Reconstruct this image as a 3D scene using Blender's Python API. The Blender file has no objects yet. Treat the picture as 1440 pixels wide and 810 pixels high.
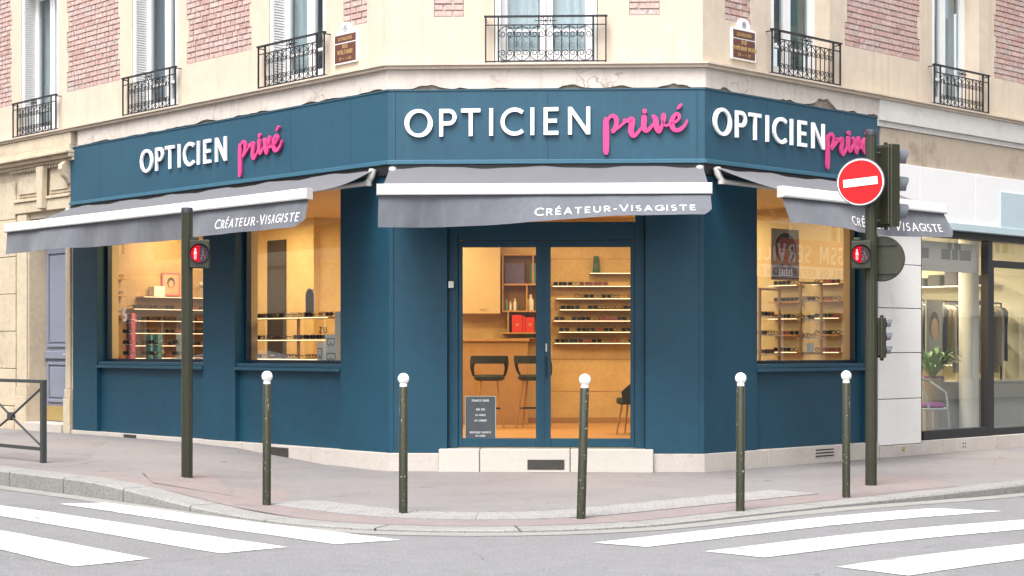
import bpy, bmesh, math, random
from mathutils import Vector, Matrix, noise
random.seed(7)
R = math.radians
SC = bpy.context.scene
COL = SC.collection

# ------------------------------------------------------------------ camera, sky, sun, exposure
FPX, HZ, CAMZ = 2302.0, 490.0, 1.5
cam_d = bpy.data.cameras.new('camera')
cam = bpy.data.objects.new('camera', cam_d)
COL.objects.link(cam)
cam.location = (0, 0, CAMZ)
cam.rotation_euler = (R(90), 0, 0)
cam_d.sensor_width = 36
cam_d.lens = 36 * FPX / 1440
cam_d.shift_y = (HZ - 405) / 1440
cam_d.clip_end = 2000
SC.camera = cam

SUN_EL, SUN_AZ = R(60), R(205)
world = bpy.data.worlds.new('World')
SC.world = world
world.use_nodes = True
wn = world.node_tree.nodes
wl = world.node_tree.links
wn.clear()
w_sky = wn.new('ShaderNodeTexSky')
w_sky.sky_type = 'NISHITA'
w_sky.sun_disc = False
w_sky.sun_elevation = SUN_EL
w_sky.sun_rotation = SUN_AZ
w_sky.air_density = 1.0
w_sky.dust_density = 4.0
w_sky.ozone_density = 1.0
w_hsv = wn.new('ShaderNodeHueSaturation')
w_hsv.inputs['Saturation'].default_value = 0.22
w_bg = wn.new('ShaderNodeBackground')
w_bg.inputs['Strength'].default_value = 0.15
w_out = wn.new('ShaderNodeOutputWorld')
wl.new(w_sky.outputs[0], w_hsv.inputs['Color'])
wl.new(w_hsv.outputs[0], w_bg.inputs[0])
wl.new(w_bg.outputs[0], w_out.inputs[0])
sun_d = bpy.data.lights.new('sun', 'SUN')
sun_d.energy = 1.4
sun_d.angle = R(25)
sun_d.color = (1.0, 0.96, 0.9)
sun = bpy.data.objects.new('sun', sun_d)
COL.objects.link(sun)
sd = Vector((math.sin(SUN_AZ) * math.cos(SUN_EL), math.cos(SUN_AZ) * math.cos(SUN_EL), math.sin(SUN_EL)))
sun.rotation_euler = sd.to_track_quat('Z', 'Y').to_euler()
sun.location = sd * 40
SC.view_settings.view_transform = 'Standard'
SC.view_settings.look = 'None'
SC.view_settings.gamma = 1
SC.view_settings.exposure = 1.4
SC.render.engine = 'CYCLES'
SC.cycles.use_denoising = True
SC.cycles.max_bounces = 8
SC.cycles.transparent_max_bounces = 12
SC.cycles.caustics_reflective = False
SC.cycles.caustics_refractive = False
SC.cycles.sample_clamp_indirect = 6

# ------------------------------------------------------------------ frames of the place
class Frame:
    """t runs along a facade, p outwards from it, z up; k0/k1 are the mitre shears of its two ends"""
    def __init__(s, o, d, n):
        s.o, s.d, s.n = Vector(o), Vector(d).normalized(), Vector(n).normalized()
        s.xr = s.d if (s.d.x * -s.n.y + s.d.y * s.n.x) > 0 else -s.d
    def __call__(s, t, p, z):
        q = s.o + s.d * t + s.n * p
        return Vector((q.x, q.y, z))
    def mat(s, t, p, z):
        """local x to the right seen from the street, local y into the wall, z up"""
        q = s(t, p, z)
        x, y = s.xr, -s.n
        return Matrix(((x.x, y.x, 0, q.x), (x.y, y.y, 0, q.y), (0, 0, 1, q.z), (0, 0, 0, 1)))
AL = R(46.6)
CLp = Vector((-1.490, 20.06))
CRp = Vector((2.317, 19.90))
dL, nL = Vector((-math.cos(AL), math.sin(AL))), Vector((-math.sin(AL), -math.cos(AL)))
dR, nR = Vector((math.sin(AL), math.cos(AL))), Vector((math.cos(AL), -math.sin(AL)))
dC = (CRp - CLp).normalized()
nC = Vector((dC.y, -dC.x))
WC = (CRp - CLp).length
FL, FR, FC = Frame(CLp, dL, nL), Frame(CRp, dR, nR), Frame(CLp, dC, nC)
MKL = math.tan(math.acos(nL.dot(nC)) / 2)
MKR = math.tan(math.acos(nR.dot(nC)) / 2)
# virtual corner where the two street fronts would meet
_b = CRp - CLp
_k = -_b.dot(dL) if False else None
_u = (CLp - CRp).dot(dL)      # distance of CL from the R line along dL
KP = CLp - dL * _u
class FrameW:
    def __call__(s, x, y, z): return Vector((x, y, z))
FW = FrameW()
class FrameI:
    def __call__(s, u, v, z):
        q = KP + dL * u + dR * v
        return Vector((q.x, q.y, z))
FI = FrameI()
class FrameM:
    def __init__(s, M): s.M = M
    def __call__(s, x, y, z): return s.M @ Vector((x, y, z))
def px(x, y, z=0.0):
    Y = (CAMZ - z) * FPX / (y - HZ)
    return Vector(((x - 720) / FPX * Y, Y, z))
def at(x, y, Y):
    return Vector(((x - 720) / FPX * Y, Y, CAMZ - (y - HZ) * Y / FPX))

# ------------------------------------------------------------------ mesh builder
class MB:
    def __init__(s, f=FW):
        s.f, s.v, s.q, s.uv, s.mi, s.cur = f, [], [], [], [], 0
    def P(s, a, b, c):
        s.v.append(tuple(s.f(a, b, c))); s.uv.append((a + b * 0.7, c + b * 0.3)); return len(s.v) - 1
    def face(s, *ix):
        s.q.append(ix); s.mi.append(s.cur)
    def quad(s, *pts):
        s.face(*[s.P(*p) for p in pts])
    def box(s, t0, t1, p0, p1, z0, z1, k0=0.0, k1=0.0):
        """k0/k1: mitre shear of the t0/t1 end per metre of p"""
        i = [s.P(t0 + k0 * p, p, z) if e == 0 else s.P(t1 + k1 * p, p, z)
             for e in (0, 1) for p in (p0, p1) for z in (z0, z1)]
        for a in ((0, 1, 3, 2), (4, 6, 7, 5), (0, 4, 5, 1), (2, 3, 7, 6), (0, 2, 6, 4), (1, 5, 7, 3)):
            s.face(*[i[j] for j in a])
        return s
    def tube(s, pts, r, n=6, caps=True):
        pts = [Vector(p) for p in pts]
        rs = r if isinstance(r, (list, tuple)) else [r] * len(pts)
        rings, last = [], None
        for i, p in enumerate(pts):
            d = (pts[min(i + 1, len(pts) - 1)] - pts[max(i - 1, 0)])
            if d.length < 1e-9: d = Vector((0, 0, 1))
            d.normalize()
            if last is None:
                a = Vector((0, 0, 1)) if abs(d.z) < 0.9 else Vector((1, 0, 0))
            else: a = last
            x = (a - d * a.dot(d)).normalized(); y = d.cross(x); last = x
            rings.append([s.P(*(p + x * (rs[i] * math.cos(2 * math.pi * k / n)) + y * (rs[i] * math.sin(2 * math.pi * k / n)))) for k in range(n)])
        for a, b in zip(rings, rings[1:]):
            for k in range(n): s.face(a[k], a[(k + 1) % n], b[(k + 1) % n], b[k])
        if caps:
            s.face(*reversed(rings[0])); s.face(*rings[-1])
        return s
    def lathe(s, c, prof, n=16, ax='z'):
        rings = []
        for r, h in prof:
            ring = []
            for k in range(n):
                a = 2 * math.pi * k / n
                u, w = r * math.cos(a), r * math.sin(a)
                o = (u, w, h) if ax == 'z' else ((u, h, w) if ax == 'y' else (h, u, w))
                ring.append(s.P(c[0] + o[0], c[1] + o[1], c[2] + o[2]))
            rings.append(ring)
        for a, b in zip(rings, rings[1:]):
            for k in range(n): s.face(a[k], a[(k + 1) % n], b[(k + 1) % n], b[k])
        if prof[0][0] > 1e-5: s.face(*reversed(rings[0]))
        if prof[-1][0] > 1e-5: s.face(*rings[-1])
        return s
    def prism(s, pts, y0, y1, mp):
        """closed outline pts (a,b) swept from depth y0 to y1; mp(a,b,depth)->frame coordinates"""
        n = len(pts)
        i0 = [s.P(*mp(a, b, y0)) for a, b in pts]; i1 = [s.P(*mp(a, b, y1)) for a, b in pts]
        s.face(*i0); s.face(*reversed(i1))
        for k in range(n): s.face(i0[k], i1[k], i1[(k + 1) % n], i0[(k + 1) % n])
    def ribbon(s, pts, w, y0, y1, mp):
        """stroke of varying width as an extruded strip of quads"""
        ws = w if isinstance(w, (list, tuple)) else [w] * len(pts)
        L_, R_ = [], []
        closed = (Vector(pts[0]) - Vector(pts[-1])).length < 1e-6
        n = len(pts)
        for i in range(n):
            a = Vector(pts[i - 1]) if i else (Vector(pts[-2]) if closed else Vector(pts[0]))
            b = Vector(pts[i + 1]) if i < n - 1 else (Vector(pts[1]) if closed else Vector(pts[-1]))
            c = Vector(pts[i])
            d1, d2 = (c - a), (b - c)
            if d1.length < 1e-9: d1 = d2
            if d2.length < 1e-9: d2 = d1
            d1.normalize(); d2.normalize()
            n1 = Vector((-d1.y, d1.x)); n2 = Vector((-d2.y, d2.x))
            m = n1 + n2
            m = m.normalized() if m.length > 1e-6 else n1
            k = ws[i] / 2 / max(0.5, m.dot(n1))
            L_.append(c + m * k); R_.append(c - m * k)
        ids = [[s.P(*mp(q.x, q.y, y)) for q in side] for y in (y0, y1) for side in (L_, R_)]
        a0, b0, a1, b1 = ids
        for i in range(n - 1):
            s.face(a0[i], b0[i], b0[i + 1], a0[i + 1]); s.face(a1[i], a1[i + 1], b1[i + 1], b1[i])
            s.face(a0[i], a0[i + 1], a1[i + 1], a1[i]); s.face(b0[i], b1[i], b1[i + 1], b0[i + 1])
        if not closed:
            s.face(a0[0], a1[0], b1[0], b0[0]); s.face(a0[-1], b0[-1], b1[-1], a1[-1])
    def wall(s, t0, t1, z0, z1, holes, p0, p1, k0=0.0, k1=0.0, zs=()):
        """slab from p1 (front) to p0 (back) with rectangular holes (ta,tb,za,zb) and their reveals"""
        ts = sorted({t0, t1} | {h[i] for h in holes for i in (0, 1)})
        zz = sorted({z0, z1} | {h[i] for h in holes for i in (2, 3)} | set(zs))
        zz = [z for z in zz if z0 <= z <= z1]
        ts = [t for t in ts if t0 <= t <= t1]
        idx = {}
        def g(t, p, z):
            k = (t, p, z)
            if k not in idx:
                kk = k0 if t == t0 else (k1 if t == t1 else 0)
                idx[k] = s.P(t + kk * p, p, z)
            return idx[k]
        def hole(a, b, c, d):
            return any(h[0] <= a and h[1] >= b and h[2] <= c and h[3] >= d for h in holes)
        cells = {}
        for i in range(len(ts) - 1):
            for j in range(len(zz) - 1):
                cells[i, j] = not hole(ts[i], ts[i + 1], zz[j], zz[j + 1])
        for (i, j), on in cells.items():
            if not on: continue
            a, b, c, d = ts[i], ts[i + 1], zz[j], zz[j + 1]
            s.face(g(a, p1, c), g(b, p1, c), g(b, p1, d), g(a, p1, d))
            s.face(g(a, p0, c), g(a, p0, d), g(b, p0, d), g(b, p0, c))
            if not cells.get((i - 1, j)): s.face(g(a, p0, c), g(a, p1, c), g(a, p1, d), g(a, p0, d))
            if not cells.get((i + 1, j)): s.face(g(b, p1, c), g(b, p0, c), g(b, p0, d), g(b, p1, d))
            if not cells.get((i, j - 1)): s.face(g(a, p0, c), g(b, p0, c), g(b, p1, c), g(a, p1, c))
            if not cells.get((i, j + 1)): s.face(g(a, p1, d), g(b, p1, d), g(b, p0, d), g(a, p0, d))
        return s

WM = {}        # world matrices of everything built
def smoothing(me, ang):
    for p in me.polygons: p.use_smooth = True
    me.set_sharp_from_angle(angle=R(ang))
def mesh(name, mb, mats, origin, smooth=None, fix=True):
    me = bpy.data.meshes.new(name)
    o = Vector(origin)
    me.from_pydata([tuple(Vector(v) - o) for v in mb.v], [], mb.q)
    uvl = me.uv_layers.new(name='uv')
    lv = [0] * len(me.loops)
    me.loops.foreach_get('vertex_index', lv)
    flat = [c for i in lv for c in mb.uv[i]]
    uvl.data.foreach_set('uv', flat)
    mats = mats if isinstance(mats, (list, tuple)) else [mats]
    for m in mats: me.materials.append(m)
    me.polygons.foreach_set('material_index', mb.mi)
    if fix:
        bm = bmesh.new(); bm.from_mesh(me)
        bmesh.ops.recalc_face_normals(bm, faces=bm.faces)
        bm.to_mesh(me); bm.free()
    if smooth: smoothing(me, smooth)
    me.update()
    return me
def link(o, parent, M):
    COL.objects.link(o)
    if parent is not None:
        o.parent = parent
        o.matrix_parent_inverse = WM[parent.name].inverted()
    o.matrix_basis = M
    WM[o.name] = M.copy()
    return o
def base_of(mb):
    xs, ys, zs = zip(*mb.v)
    return Vector(((min(xs) + max(xs)) / 2, (min(ys) + max(ys)) / 2, min(zs)))
def tag(o, label=None, cat=None, group=None, kind=None):
    if label: o['label'] = label
    if cat: o['category'] = cat
    if group: o['group'] = group
    if kind: o['kind'] = kind
    return o
def build(name, mb, mats, parent=None, smooth=None, bevel=0, fix=True, kind=None):
    """mesh object from world-space geometry, its origin at the base of its bounds"""
    b = base_of(mb)
    o = bpy.data.objects.new(name, mesh(name, mb, mats, b, smooth, fix))
    link(o, parent, Matrix.Translation(b))
    if bevel:
        m = o.modifiers.new('bevel', 'BEVEL'); m.width = bevel; m.segments = 1; m.limit_method = 'ANGLE'; m.angle_limit = R(40)
    if kind: o['kind'] = kind
    return o
def put(name, me, M, parent=None):
    o = bpy.data.objects.new(name, me)
    return link(o, parent, M)
def thing(name, label, cat, loc, group=None, M=None):
    o = bpy.data.objects.new(name, None)
    o.empty_display_size = 0.1
    link(o, None, M if M is not None else Matrix.Translation(Vector(loc)))
    return tag(o, label, cat, group)
def dup(root, M, label=None, group=None):
    """copy of a thing with its parts and sub-parts, moved to M"""
    delta = M @ WM[root.name].inverted()
    def cp(o, par):
        c = o.copy()
        link(c, par, delta @ WM[o.name])
        for ch in list(o.children): cp(ch, c)
        return c
    r = cp(root, None)
    if label: r['label'] = label
    if group: r['group'] = group
    return r

# ------------------------------------------------------------------ materials
MATS = {}
def mat(name, col, rough=0.6, metal=0.0, var=0.0, vscale=8.0, bump=0.0, bscale=60.0, spec=0.5,
        dirt=None, dscale=1.5, dlo=0.5, dhi=0.75, speck=None, sscale=90, slo=0.68, shi=0.72, coat=0.0, coords='Object', sheen=0.0, crack=None, cscale=0.6, cwid=0.006, streak=None):
    """procedural paint / stone: base colour with two noise scales, optional dirt colour in patches and specks, fine bump"""
    m = bpy.data.materials.new(name); m.use_nodes = True
    nt = m.node_tree; N, K = nt.nodes, nt.links
    b = N['Principled BSDF']
    b.inputs['Roughness'].default_value = rough
    b.inputs['Metallic'].default_value = metal
    b.inputs['Specular IOR Level'].default_value = spec
    if coat: b.inputs['Coat Weight'].default_value = coat
    if sheen: b.inputs['Sheen Weight'].default_value = sheen
    tc = N.new('ShaderNodeTexCoord')
    geo = N.new('ShaderNodeNewGeometry')
    src = geo.outputs['Position'] if coords == 'World' else tc.outputs[coords]
    def nz(scale, det=4, rgh=0.6):
        n = N.new('ShaderNodeTexNoise'); n.inputs['Scale'].default_value = scale
        n.inputs['Detail'].default_value = det; n.inputs['Roughness'].default_value = rgh
        K.new(src, n.inputs['Vector']); return n.outputs['Fac']
    def ramp(fac, lo, hi):
        r = N.new('ShaderNodeMapRange'); r.inputs[1].default_value = lo; r.inputs[2].default_value = hi
        K.new(fac, r.inputs[0]); return r.outputs[0]
    def mix(fac, a, c, mode='MIX'):
        x = N.new('ShaderNodeMix'); x.data_type = 'RGBA'; x.blend_type = mode
        if isinstance(fac, float): x.inputs[0].default_value = fac
        else: K.new(fac, x.inputs[0])
        for s_, v in ((6, a), (7, c)):
            if isinstance(v, tuple): x.inputs[s_].default_value = (*v, 1)
            else: K.new(v, x.inputs[s_])
        return x.outputs[2]
    out = tuple(col)
    if var:
        lo = tuple(c * (1 - var) for c in col); hi = tuple(min(1, c * (1 + var)) for c in col)
        f1 = mix(0.5, None or mix(nz(vscale), (0, 0, 0), (1, 1, 1)), mix(nz(vscale * 7.3), (0, 0, 0), (1, 1, 1)))
        out = mix(ramp(f1, 0.32, 0.68), lo, hi)
    if dirt:
        out = mix(ramp(nz(dscale, 6, 0.65), dlo, dhi), out, tuple(dirt))
    if streak:      # rain streaks: noise stretched downwards
        mp_ = N.new('ShaderNodeMapping'); mp_.inputs['Scale'].default_value = (1, 1, 0.06); K.new(src, mp_.inputs['Vector'])
        ns = N.new('ShaderNodeTexNoise'); ns.inputs['Scale'].default_value = 9; ns.inputs['Detail'].default_value = 4; K.new(mp_.outputs[0], ns.inputs['Vector'])
        out = mix(ramp(ns.outputs['Fac'], 0.54, 0.78), out, tuple(streak))
    if crack:       # hairline cracks: edges of a warped cell pattern, only here and there
        wz = N.new('ShaderNodeTexNoise'); wz.inputs['Scale'].default_value = 2.2; wz.inputs['Detail'].default_value = 5; K.new(src, wz.inputs['Vector'])
        av = N.new('ShaderNodeVectorMath'); av.operation = 'MULTIPLY_ADD'; av.inputs[1].default_value = (.55, .55, .55)
        K.new(wz.outputs['Color'], av.inputs[0]); K.new(src, av.inputs[2])
        vo = N.new('ShaderNodeTexVoronoi'); vo.feature = 'DISTANCE_TO_EDGE'; vo.inputs['Scale'].default_value = cscale; K.new(av.outputs[0], vo.inputs['Vector'])
        l1 = N.new('ShaderNodeMath'); l1.operation = 'LESS_THAN'; l1.inputs[1].default_value = cwid; K.new(vo.outputs['Distance'], l1.inputs[0])
        l2 = N.new('ShaderNodeMath'); l2.operation = 'MULTIPLY'; K.new(l1.outputs[0], l2.inputs[0]); K.new(ramp(nz(0.9, 3), 0.48, 0.60), l2.inputs[1])
        out = mix(l2.outputs[0], out, tuple(crack))
    if speck:
        out = mix(ramp(nz(sscale, 2), slo, shi), out, tuple(speck))
    if isinstance(out, tuple): b.inputs['Base Color'].default_value = (*out, 1)
    else: K.new(out, b.inputs['Base Color'])
    if bump:
        bp = N.new('ShaderNodeBump'); bp.inputs['Strength'].default_value = bump; bp.inputs['Distance'].default_value = 0.01
        K.new(nz(bscale, 5), bp.inputs['Height']); K.new(bp.outputs[0], b.inputs['Normal'])
    MATS[name] = m
    return m
def emit(name, col, s):
    m = bpy.data.materials.new(name); m.use_nodes = True
    nt = m.node_tree; nt.nodes.clear()
    e = nt.nodes.new('ShaderNodeEmission'); e.inputs[0].default_value = (*col, 1); e.inputs[1].default_value = s
    o = nt.nodes.new('ShaderNodeOutputMaterial'); nt.links.new(e.outputs[0], o.inputs[0])
    return m
def glass(name, tint=(1, 1, 1), base=0.05, wave=0.02):
    """thin pane: clear with a mirror film that grows at grazing angles, slightly wavy"""
    m = bpy.data.materials.new(name); m.use_nodes = True
    nt = m.node_tree; N, K = nt.nodes, nt.links; N.clear()
    tr = N.new('ShaderNodeBsdfTransparent'); tr.inputs[0].default_value = (*tint, 1)
    gl = N.new('ShaderNodeBsdfGlossy'); gl.inputs['Roughness'].default_value = 0.0
    lw = N.new('ShaderNodeLayerWeight'); pw = N.new('ShaderNodeMath'); pw.operation = 'POWER'; pw.inputs[1].default_value = 4.0; K.new(lw.outputs['Facing'], pw.inputs[0])
    ad = N.new('ShaderNodeMath'); ad.operation = 'ADD'; ad.use_clamp = True; ad.inputs[1].default_value = base
    mx = N.new('ShaderNodeMixShader'); o = N.new('ShaderNodeOutputMaterial')
    tc = N.new('ShaderNodeTexCoord'); nz = N.new('ShaderNodeTexNoise'); nz.inputs['Scale'].default_value = 1.3
    bp = N.new('ShaderNodeBump'); bp.inputs['Strength'].default_value = wave; bp.inputs['Distance'].default_value = 0.02
    K.new(tc.outputs['Object'], nz.inputs['Vector']); K.new(nz.outputs['Fac'], bp.inputs['Height']); K.new(bp.outputs[0], gl.inputs['Normal'])
    K.new(pw.outputs[0], ad.inputs[0]); K.new(ad.outputs[0], mx.inputs[0])
    K.new(tr.outputs[0], mx.inputs[1]); K.new(gl.outputs[0], mx.inputs[2]); K.new(mx.outputs[0], o.inputs[0])
    return m
M = MATS
mat('blue', (0.0076, 0.052, 0.089), 0.5, var=0.16, vscale=1.1, dirt=(0.014, 0.058, 0.090), dscale=1.7, dlo=0.56, dhi=0.80, speck=(0.03, 0.08, 0.11), sscale=34, slo=0.72, shi=0.76, bump=0.12, bscale=260, spec=0.35, coords='World')
mat('blue_lit', (0.0165, 0.070, 0.114), 0.5, streak=(0.022, 0.082, 0.122), var=0.10, vscale=1.5, bump=0.05, bscale=300, spec=0.4, coords='World')  # lighter copy of the blue: the fascia's extra sky light put into the colour
mat('blue_trim', (0.035, 0.12, 0.18), 0.4, var=0.08, vscale=4, coords='World')
mat('dark_frame', (0.002, 0.016, 0.036), 0.4, var=0.08, vscale=3)
mat('stone', (0.56, 0.48, 0.385), 0.85, streak=(0.49, 0.41, 0.325), var=0.10, vscale=0.9, bump=0.12, bscale=45, spec=0.2, dirt=(0.44, 0.38, 0.30), dscale=1.1, dlo=0.62, dhi=0.85, coords='World')
mat('stone_frame', (0.57, 0.49, 0.385), 0.85, var=0.08, vscale=2.2, bump=0.1, bscale=50, spec=0.2, coords='World')
mat('portal_stone', (0.52, 0.44, 0.33), 0.85, var=0.16, vscale=1.6, bump=0.2, bscale=30, spec=0.2, dirt=(0.30, 0.26, 0.21), dscale=2.5, dlo=0.58, dhi=0.8, coords='World')
mat('band_stone', (0.55, 0.50, 0.455), 0.9, crack=(0.34, 0.29, 0.25), cscale=1.7, cwid=0.008, streak=(0.46, 0.41, 0.37), var=0.09, vscale=1.5, bump=0.25, bscale=14, spec=0.15, dirt=(0.40, 0.34, 0.29), dscale=4.5, dlo=0.58, dhi=0.72, coords='World')
mat('band_broken', (0.30, 0.25, 0.20), 0.95, var=0.45, vscale=9, bump=0.6, bscale=25, spec=0.1, coords='World')
mat('ledge_stone', (0.54, 0.46, 0.38), 0.9, var=0.15, vscale=3, bump=0.2, bscale=30, spec=0.15, coords='World')
mat('mortar', (0.62, 0.55, 0.50), 0.95, var=0.1, vscale=6, bump=0.3, bscale=60, spec=0.1, coords='World')
mat('grey_band', (0.56, 0.55, 0.52), 0.85, var=0.08, vscale=1.2, bump=0.08, bscale=40, dirt=(0.42, 0.40, 0.36), dscale=2.2, dlo=0.58, dhi=0.8, coords='World')
mat('tan_slab', (0.40, 0.33, 0.26), 0.85, var=0.10, vscale=1.8, bump=0.2, bscale=80, dirt=(0.21, 0.15, 0.09), dscale=1.6, dlo=0.52, dhi=0.75, coords='World')
mat('white_panel', (0.74, 0.74, 0.74), 0.45, var=0.03, vscale=2)
mat('pier_panel', (0.78, 0.77, 0.75), 0.5, var=0.04, vscale=1.6, bump=0.04, bscale=30, dirt=(0.62, 0.60, 0.57), dscale=2.0, dlo=0.6, dhi=0.9, coords='World')
mat('pale_blue', (0.42, 0.52, 0.56), 0.5, var=0.05, vscale=2)
mat('plinth', (0.47, 0.43, 0.395), 0.8, var=0.12, vscale=4, bump=0.15, bscale=60, dirt=(0.30, 0.22, 0.17), dscale=3.4, dlo=0.6, dhi=0.8, coords='World')
mat('doorstep', (0.50, 0.47, 0.425), 0.75, var=0.06, vscale=4, bump=0.08, bscale=60, dirt=(0.40, 0.36, 0.31), dscale=5, dlo=0.66, dhi=0.85)
mat('grille', (0.05, 0.045, 0.04), 0.8, var=0.5, vscale=14, bump=0.4, bscale=40)
mat('white_paint', (0.78, 0.78, 0.78), 0.5, var=0.04, vscale=5)
mat('white_frame', (0.80, 0.80, 0.80), 0.45, var=0.03, vscale=4)
mat('shutter', (0.72, 0.73, 0.73), 0.6, var=0.05, vscale=3)
mat('curtain', (0.72, 0.74, 0.74), 0.9, var=0.05, vscale=4)
mat('green_curtain', (0.16, 0.25, 0.22), 0.9, var=0.1, vscale=4)
mat('grey_curtain', (0.22, 0.25, 0.30), 0.9, var=0.1, vscale=4)
mat('dim_room', (0.16, 0.15, 0.14), 0.9)
mat('iron', (0.018, 0.017, 0.022), 0.5, var=0.2, vscale=30, spec=0.4)
mat('awning', (0.098, 0.098, 0.112), 0.85, var=0.06, vscale=2.2, bump=0.1, bscale=160, sheen=0.2)
mat('valance', (0.094, 0.100, 0.120), 0.85, streak=(0.12, 0.126, 0.148), var=0.12, vscale=2.2, bump=0.15, bscale=120, sheen=0.2)
mat('bar_white', (0.88, 0.88, 0.88), 0.4)
mat('arm_grey', (0.50, 0.49, 0.47), 0.4, var=0.08, vscale=20)
mat('letter_white', (0.85, 0.85, 0.86), 0.4)
mat('letter_side', (0.45, 0.46, 0.52), 0.5)
mat('pink', (0.60, 0.060, 0.215), 0.5, spec=0.3)
mat('olive', (0.027, 0.029, 0.015), 0.42, var=0.25, vscale=6, bump=0.08, bscale=90, speck=(0.26, 0.26, 0.21), sscale=34, slo=0.66, shi=0.70)
mat('olive_plain', (0.027, 0.029, 0.016), 0.42, var=0.2, vscale=5, bump=0.05, bscale=60)
mat('pole_cap', (0.03, 0.03, 0.045), 0.5)
mat('ball_white', (0.84, 0.84, 0.84), 0.35, dirt=(0.45, 0.44, 0.46), dscale=14, dlo=0.60, dhi=0.70)
mat('sign_red', (0.42, 0.008, 0.012), 0.5, spec=0.25)
mat('sign_white', (0.82, 0.82, 0.82), 0.4)
mat('sign_back', (0.16, 0.16, 0.20), 0.4, metal=0.4, var=0.1)
mat('lamp_black', (0.012, 0.012, 0.014), 0.4)
mat('lens_off', (0.05, 0.015, 0.03), 0.25)
mat('visor_grey', (0.10, 0.11, 0.13), 0.5)
mat('lilac', (0.205, 0.22, 0.285), 0.5, var=0.10, vscale=4, bump=0.06, bscale=60)
mat('brass', (0.55, 0.42, 0.18), 0.4, metal=0.6, var=0.15)
mat('plate_brown', (0.115, 0.040, 0.028), 0.4, var=0.1)
mat('plate_gold', (0.42, 0.28, 0.11), 0.55)
mat('road', (0.178, 0.178, 0.186), 0.85, crack=(0.12, 0.12, 0.125), cscale=0.35, cwid=0.003, var=0.12, vscale=0.7, bump=0.5, bscale=190, spec=0.2, speck=(0.27, 0.27, 0.28), sscale=48, slo=0.56, shi=0.70, dirt=(0.150, 0.150, 0.156), dscale=0.35, dlo=0.5, dhi=0.7)
mat('pave', (0.198, 0.186, 0.188), 0.85, crack=(0.10, 0.09, 0.09), cscale=0.45, cwid=0.004, var=0.09, vscale=1.1, bump=0.35, bscale=200, spec=0.2, speck=(0.29, 0.27, 0.27), sscale=55, slo=0.60, shi=0.73, dirt=(0.178, 0.162, 0.165), dscale=0.6, dlo=0.48, dhi=0.65)
mat('pave_red', (0.214, 0.180, 0.178), 0.85, var=0.12, vscale=1.6, bump=0.35, bscale=200, spec=0.2, speck=(0.29, 0.24, 0.23), sscale=85, slo=0.60, shi=0.74)
mat('kerb', (0.25, 0.247, 0.24), 0.85, var=0.13, vscale=3, bump=0.4, bscale=90, spec=0.2, speck=(0.09, 0.085, 0.085), sscale=70, slo=0.57, shi=0.66)
mat('gutter', (0.24, 0.235, 0.225), 0.85, var=0.14, vscale=3, bump=0.3, bscale=120, spec=0.2)
mat('tactile', (0.268, 0.264, 0.262), 0.8, dirt=(0.215, 0.205, 0.203), dscale=3.5, dlo=0.45, dhi=0.7, var=0.12, vscale=5, bump=0.2, bscale=120, spec=0.2)
mat('gum', (0.10, 0.09, 0.09), 0.8)
mat('stripe', (0.60, 0.60, 0.59), 0.7, var=0.08, vscale=2, bump=0.3, bscale=150, dirt=(0.235, 0.235, 0.24), dscale=4, dlo=0.55, dhi=0.70, speck=(0.19, 0.19, 0.195), sscale=24, slo=0.61, shi=0.66, crack=(0.17, 0.17, 0.17), cscale=1.5, cwid=0.014, spec=0.3)
mat('ground', (0.16, 0.16, 0.16), 0.9, var=0.1, vscale=0.3)
mat('barrier', (0.040, 0.045, 0.044), 0.45, var=0.2, vscale=8, bump=0.05)
mat('shop_wall', (0.56, 0.41, 0.20), 0.7, var=0.14, vscale=2.6, bump=0.2, bscale=40)
mat('shop_tan', (0.36, 0.25, 0.13), 0.8, var=0.22, vscale=4, bump=0.2)
mat('shop_floor', (0.42, 0.24, 0.11), 0.5, var=0.15, vscale=2)
mat('shop_ceiling', (0.70, 0.60, 0.45), 0.8)
mat('cabinet', (0.52, 0.41, 0.25), 0.5, var=0.06)
mat('cabinet_wood', (0.36, 0.21, 0.09), 0.55, var=0.15, vscale=6)
mat('oak', (0.40, 0.22, 0.09), 0.5, var=0.18, vscale=9)
mat('stool_green', (0.010, 0.020, 0.018), 0.7, var=0.2, vscale=10)
mat('glass_frame', (0.02, 0.014, 0.012), 0.3)
mat('tortoise', (0.10, 0.035, 0.014), 0.3, var=0.5, vscale=60)
mat('lens_dark', (0.012, 0.012, 0.014), 0.1)
mat('lens_pink', (0.20, 0.06, 0.09), 0.2)
mat('red_box', (0.55, 0.03, 0.03), 0.5, var=0.1)
mat('purple_print', (0.10, 0.08, 0.22), 0.5, var=0.5, vscale=12)
mat('teal_print', (0.10, 0.30, 0.32), 0.5, var=0.3, vscale=12)
mat('green_print', (0.05, 0.28, 0.09), 0.4, var=0.2)
mat('white_card', (0.72, 0.71, 0.68), 0.6, var=0.03)
mat('black_print', (0.02, 0.02, 0.02), 0.6)
mat('pink_card', (0.55, 0.08, 0.16), 0.5, var=0.15)
mat('board_grey', (0.10, 0.11, 0.13), 0.7, var=0.1)
mat('skin_print', (0.52, 0.30, 0.20), 0.6, var=0.15, vscale=8)
mat('hair_print', (0.03, 0.025, 0.025), 0.6)
mat('vase_green', (0.03, 0.10, 0.06), 0.25, var=0.2)
mat('leaf', (0.05, 0.16, 0.025), 0.5, var=0.35, vscale=9)
mat('pot', (0.30, 0.28, 0.26), 0.6)
mat('rattan', (0.30, 0.38, 0.42), 0.6, var=0.15, vscale=12)
mat('cushion', (0.20, 0.04, 0.22), 0.8)
mat('black_frame', (0.014, 0.015, 0.018), 0.4)
mat('boutique_wall', (0.56, 0.53, 0.40), 0.8, var=0.05)
mat('boutique_floor', (0.36, 0.34, 0.30), 0.5, var=0.08)
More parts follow.
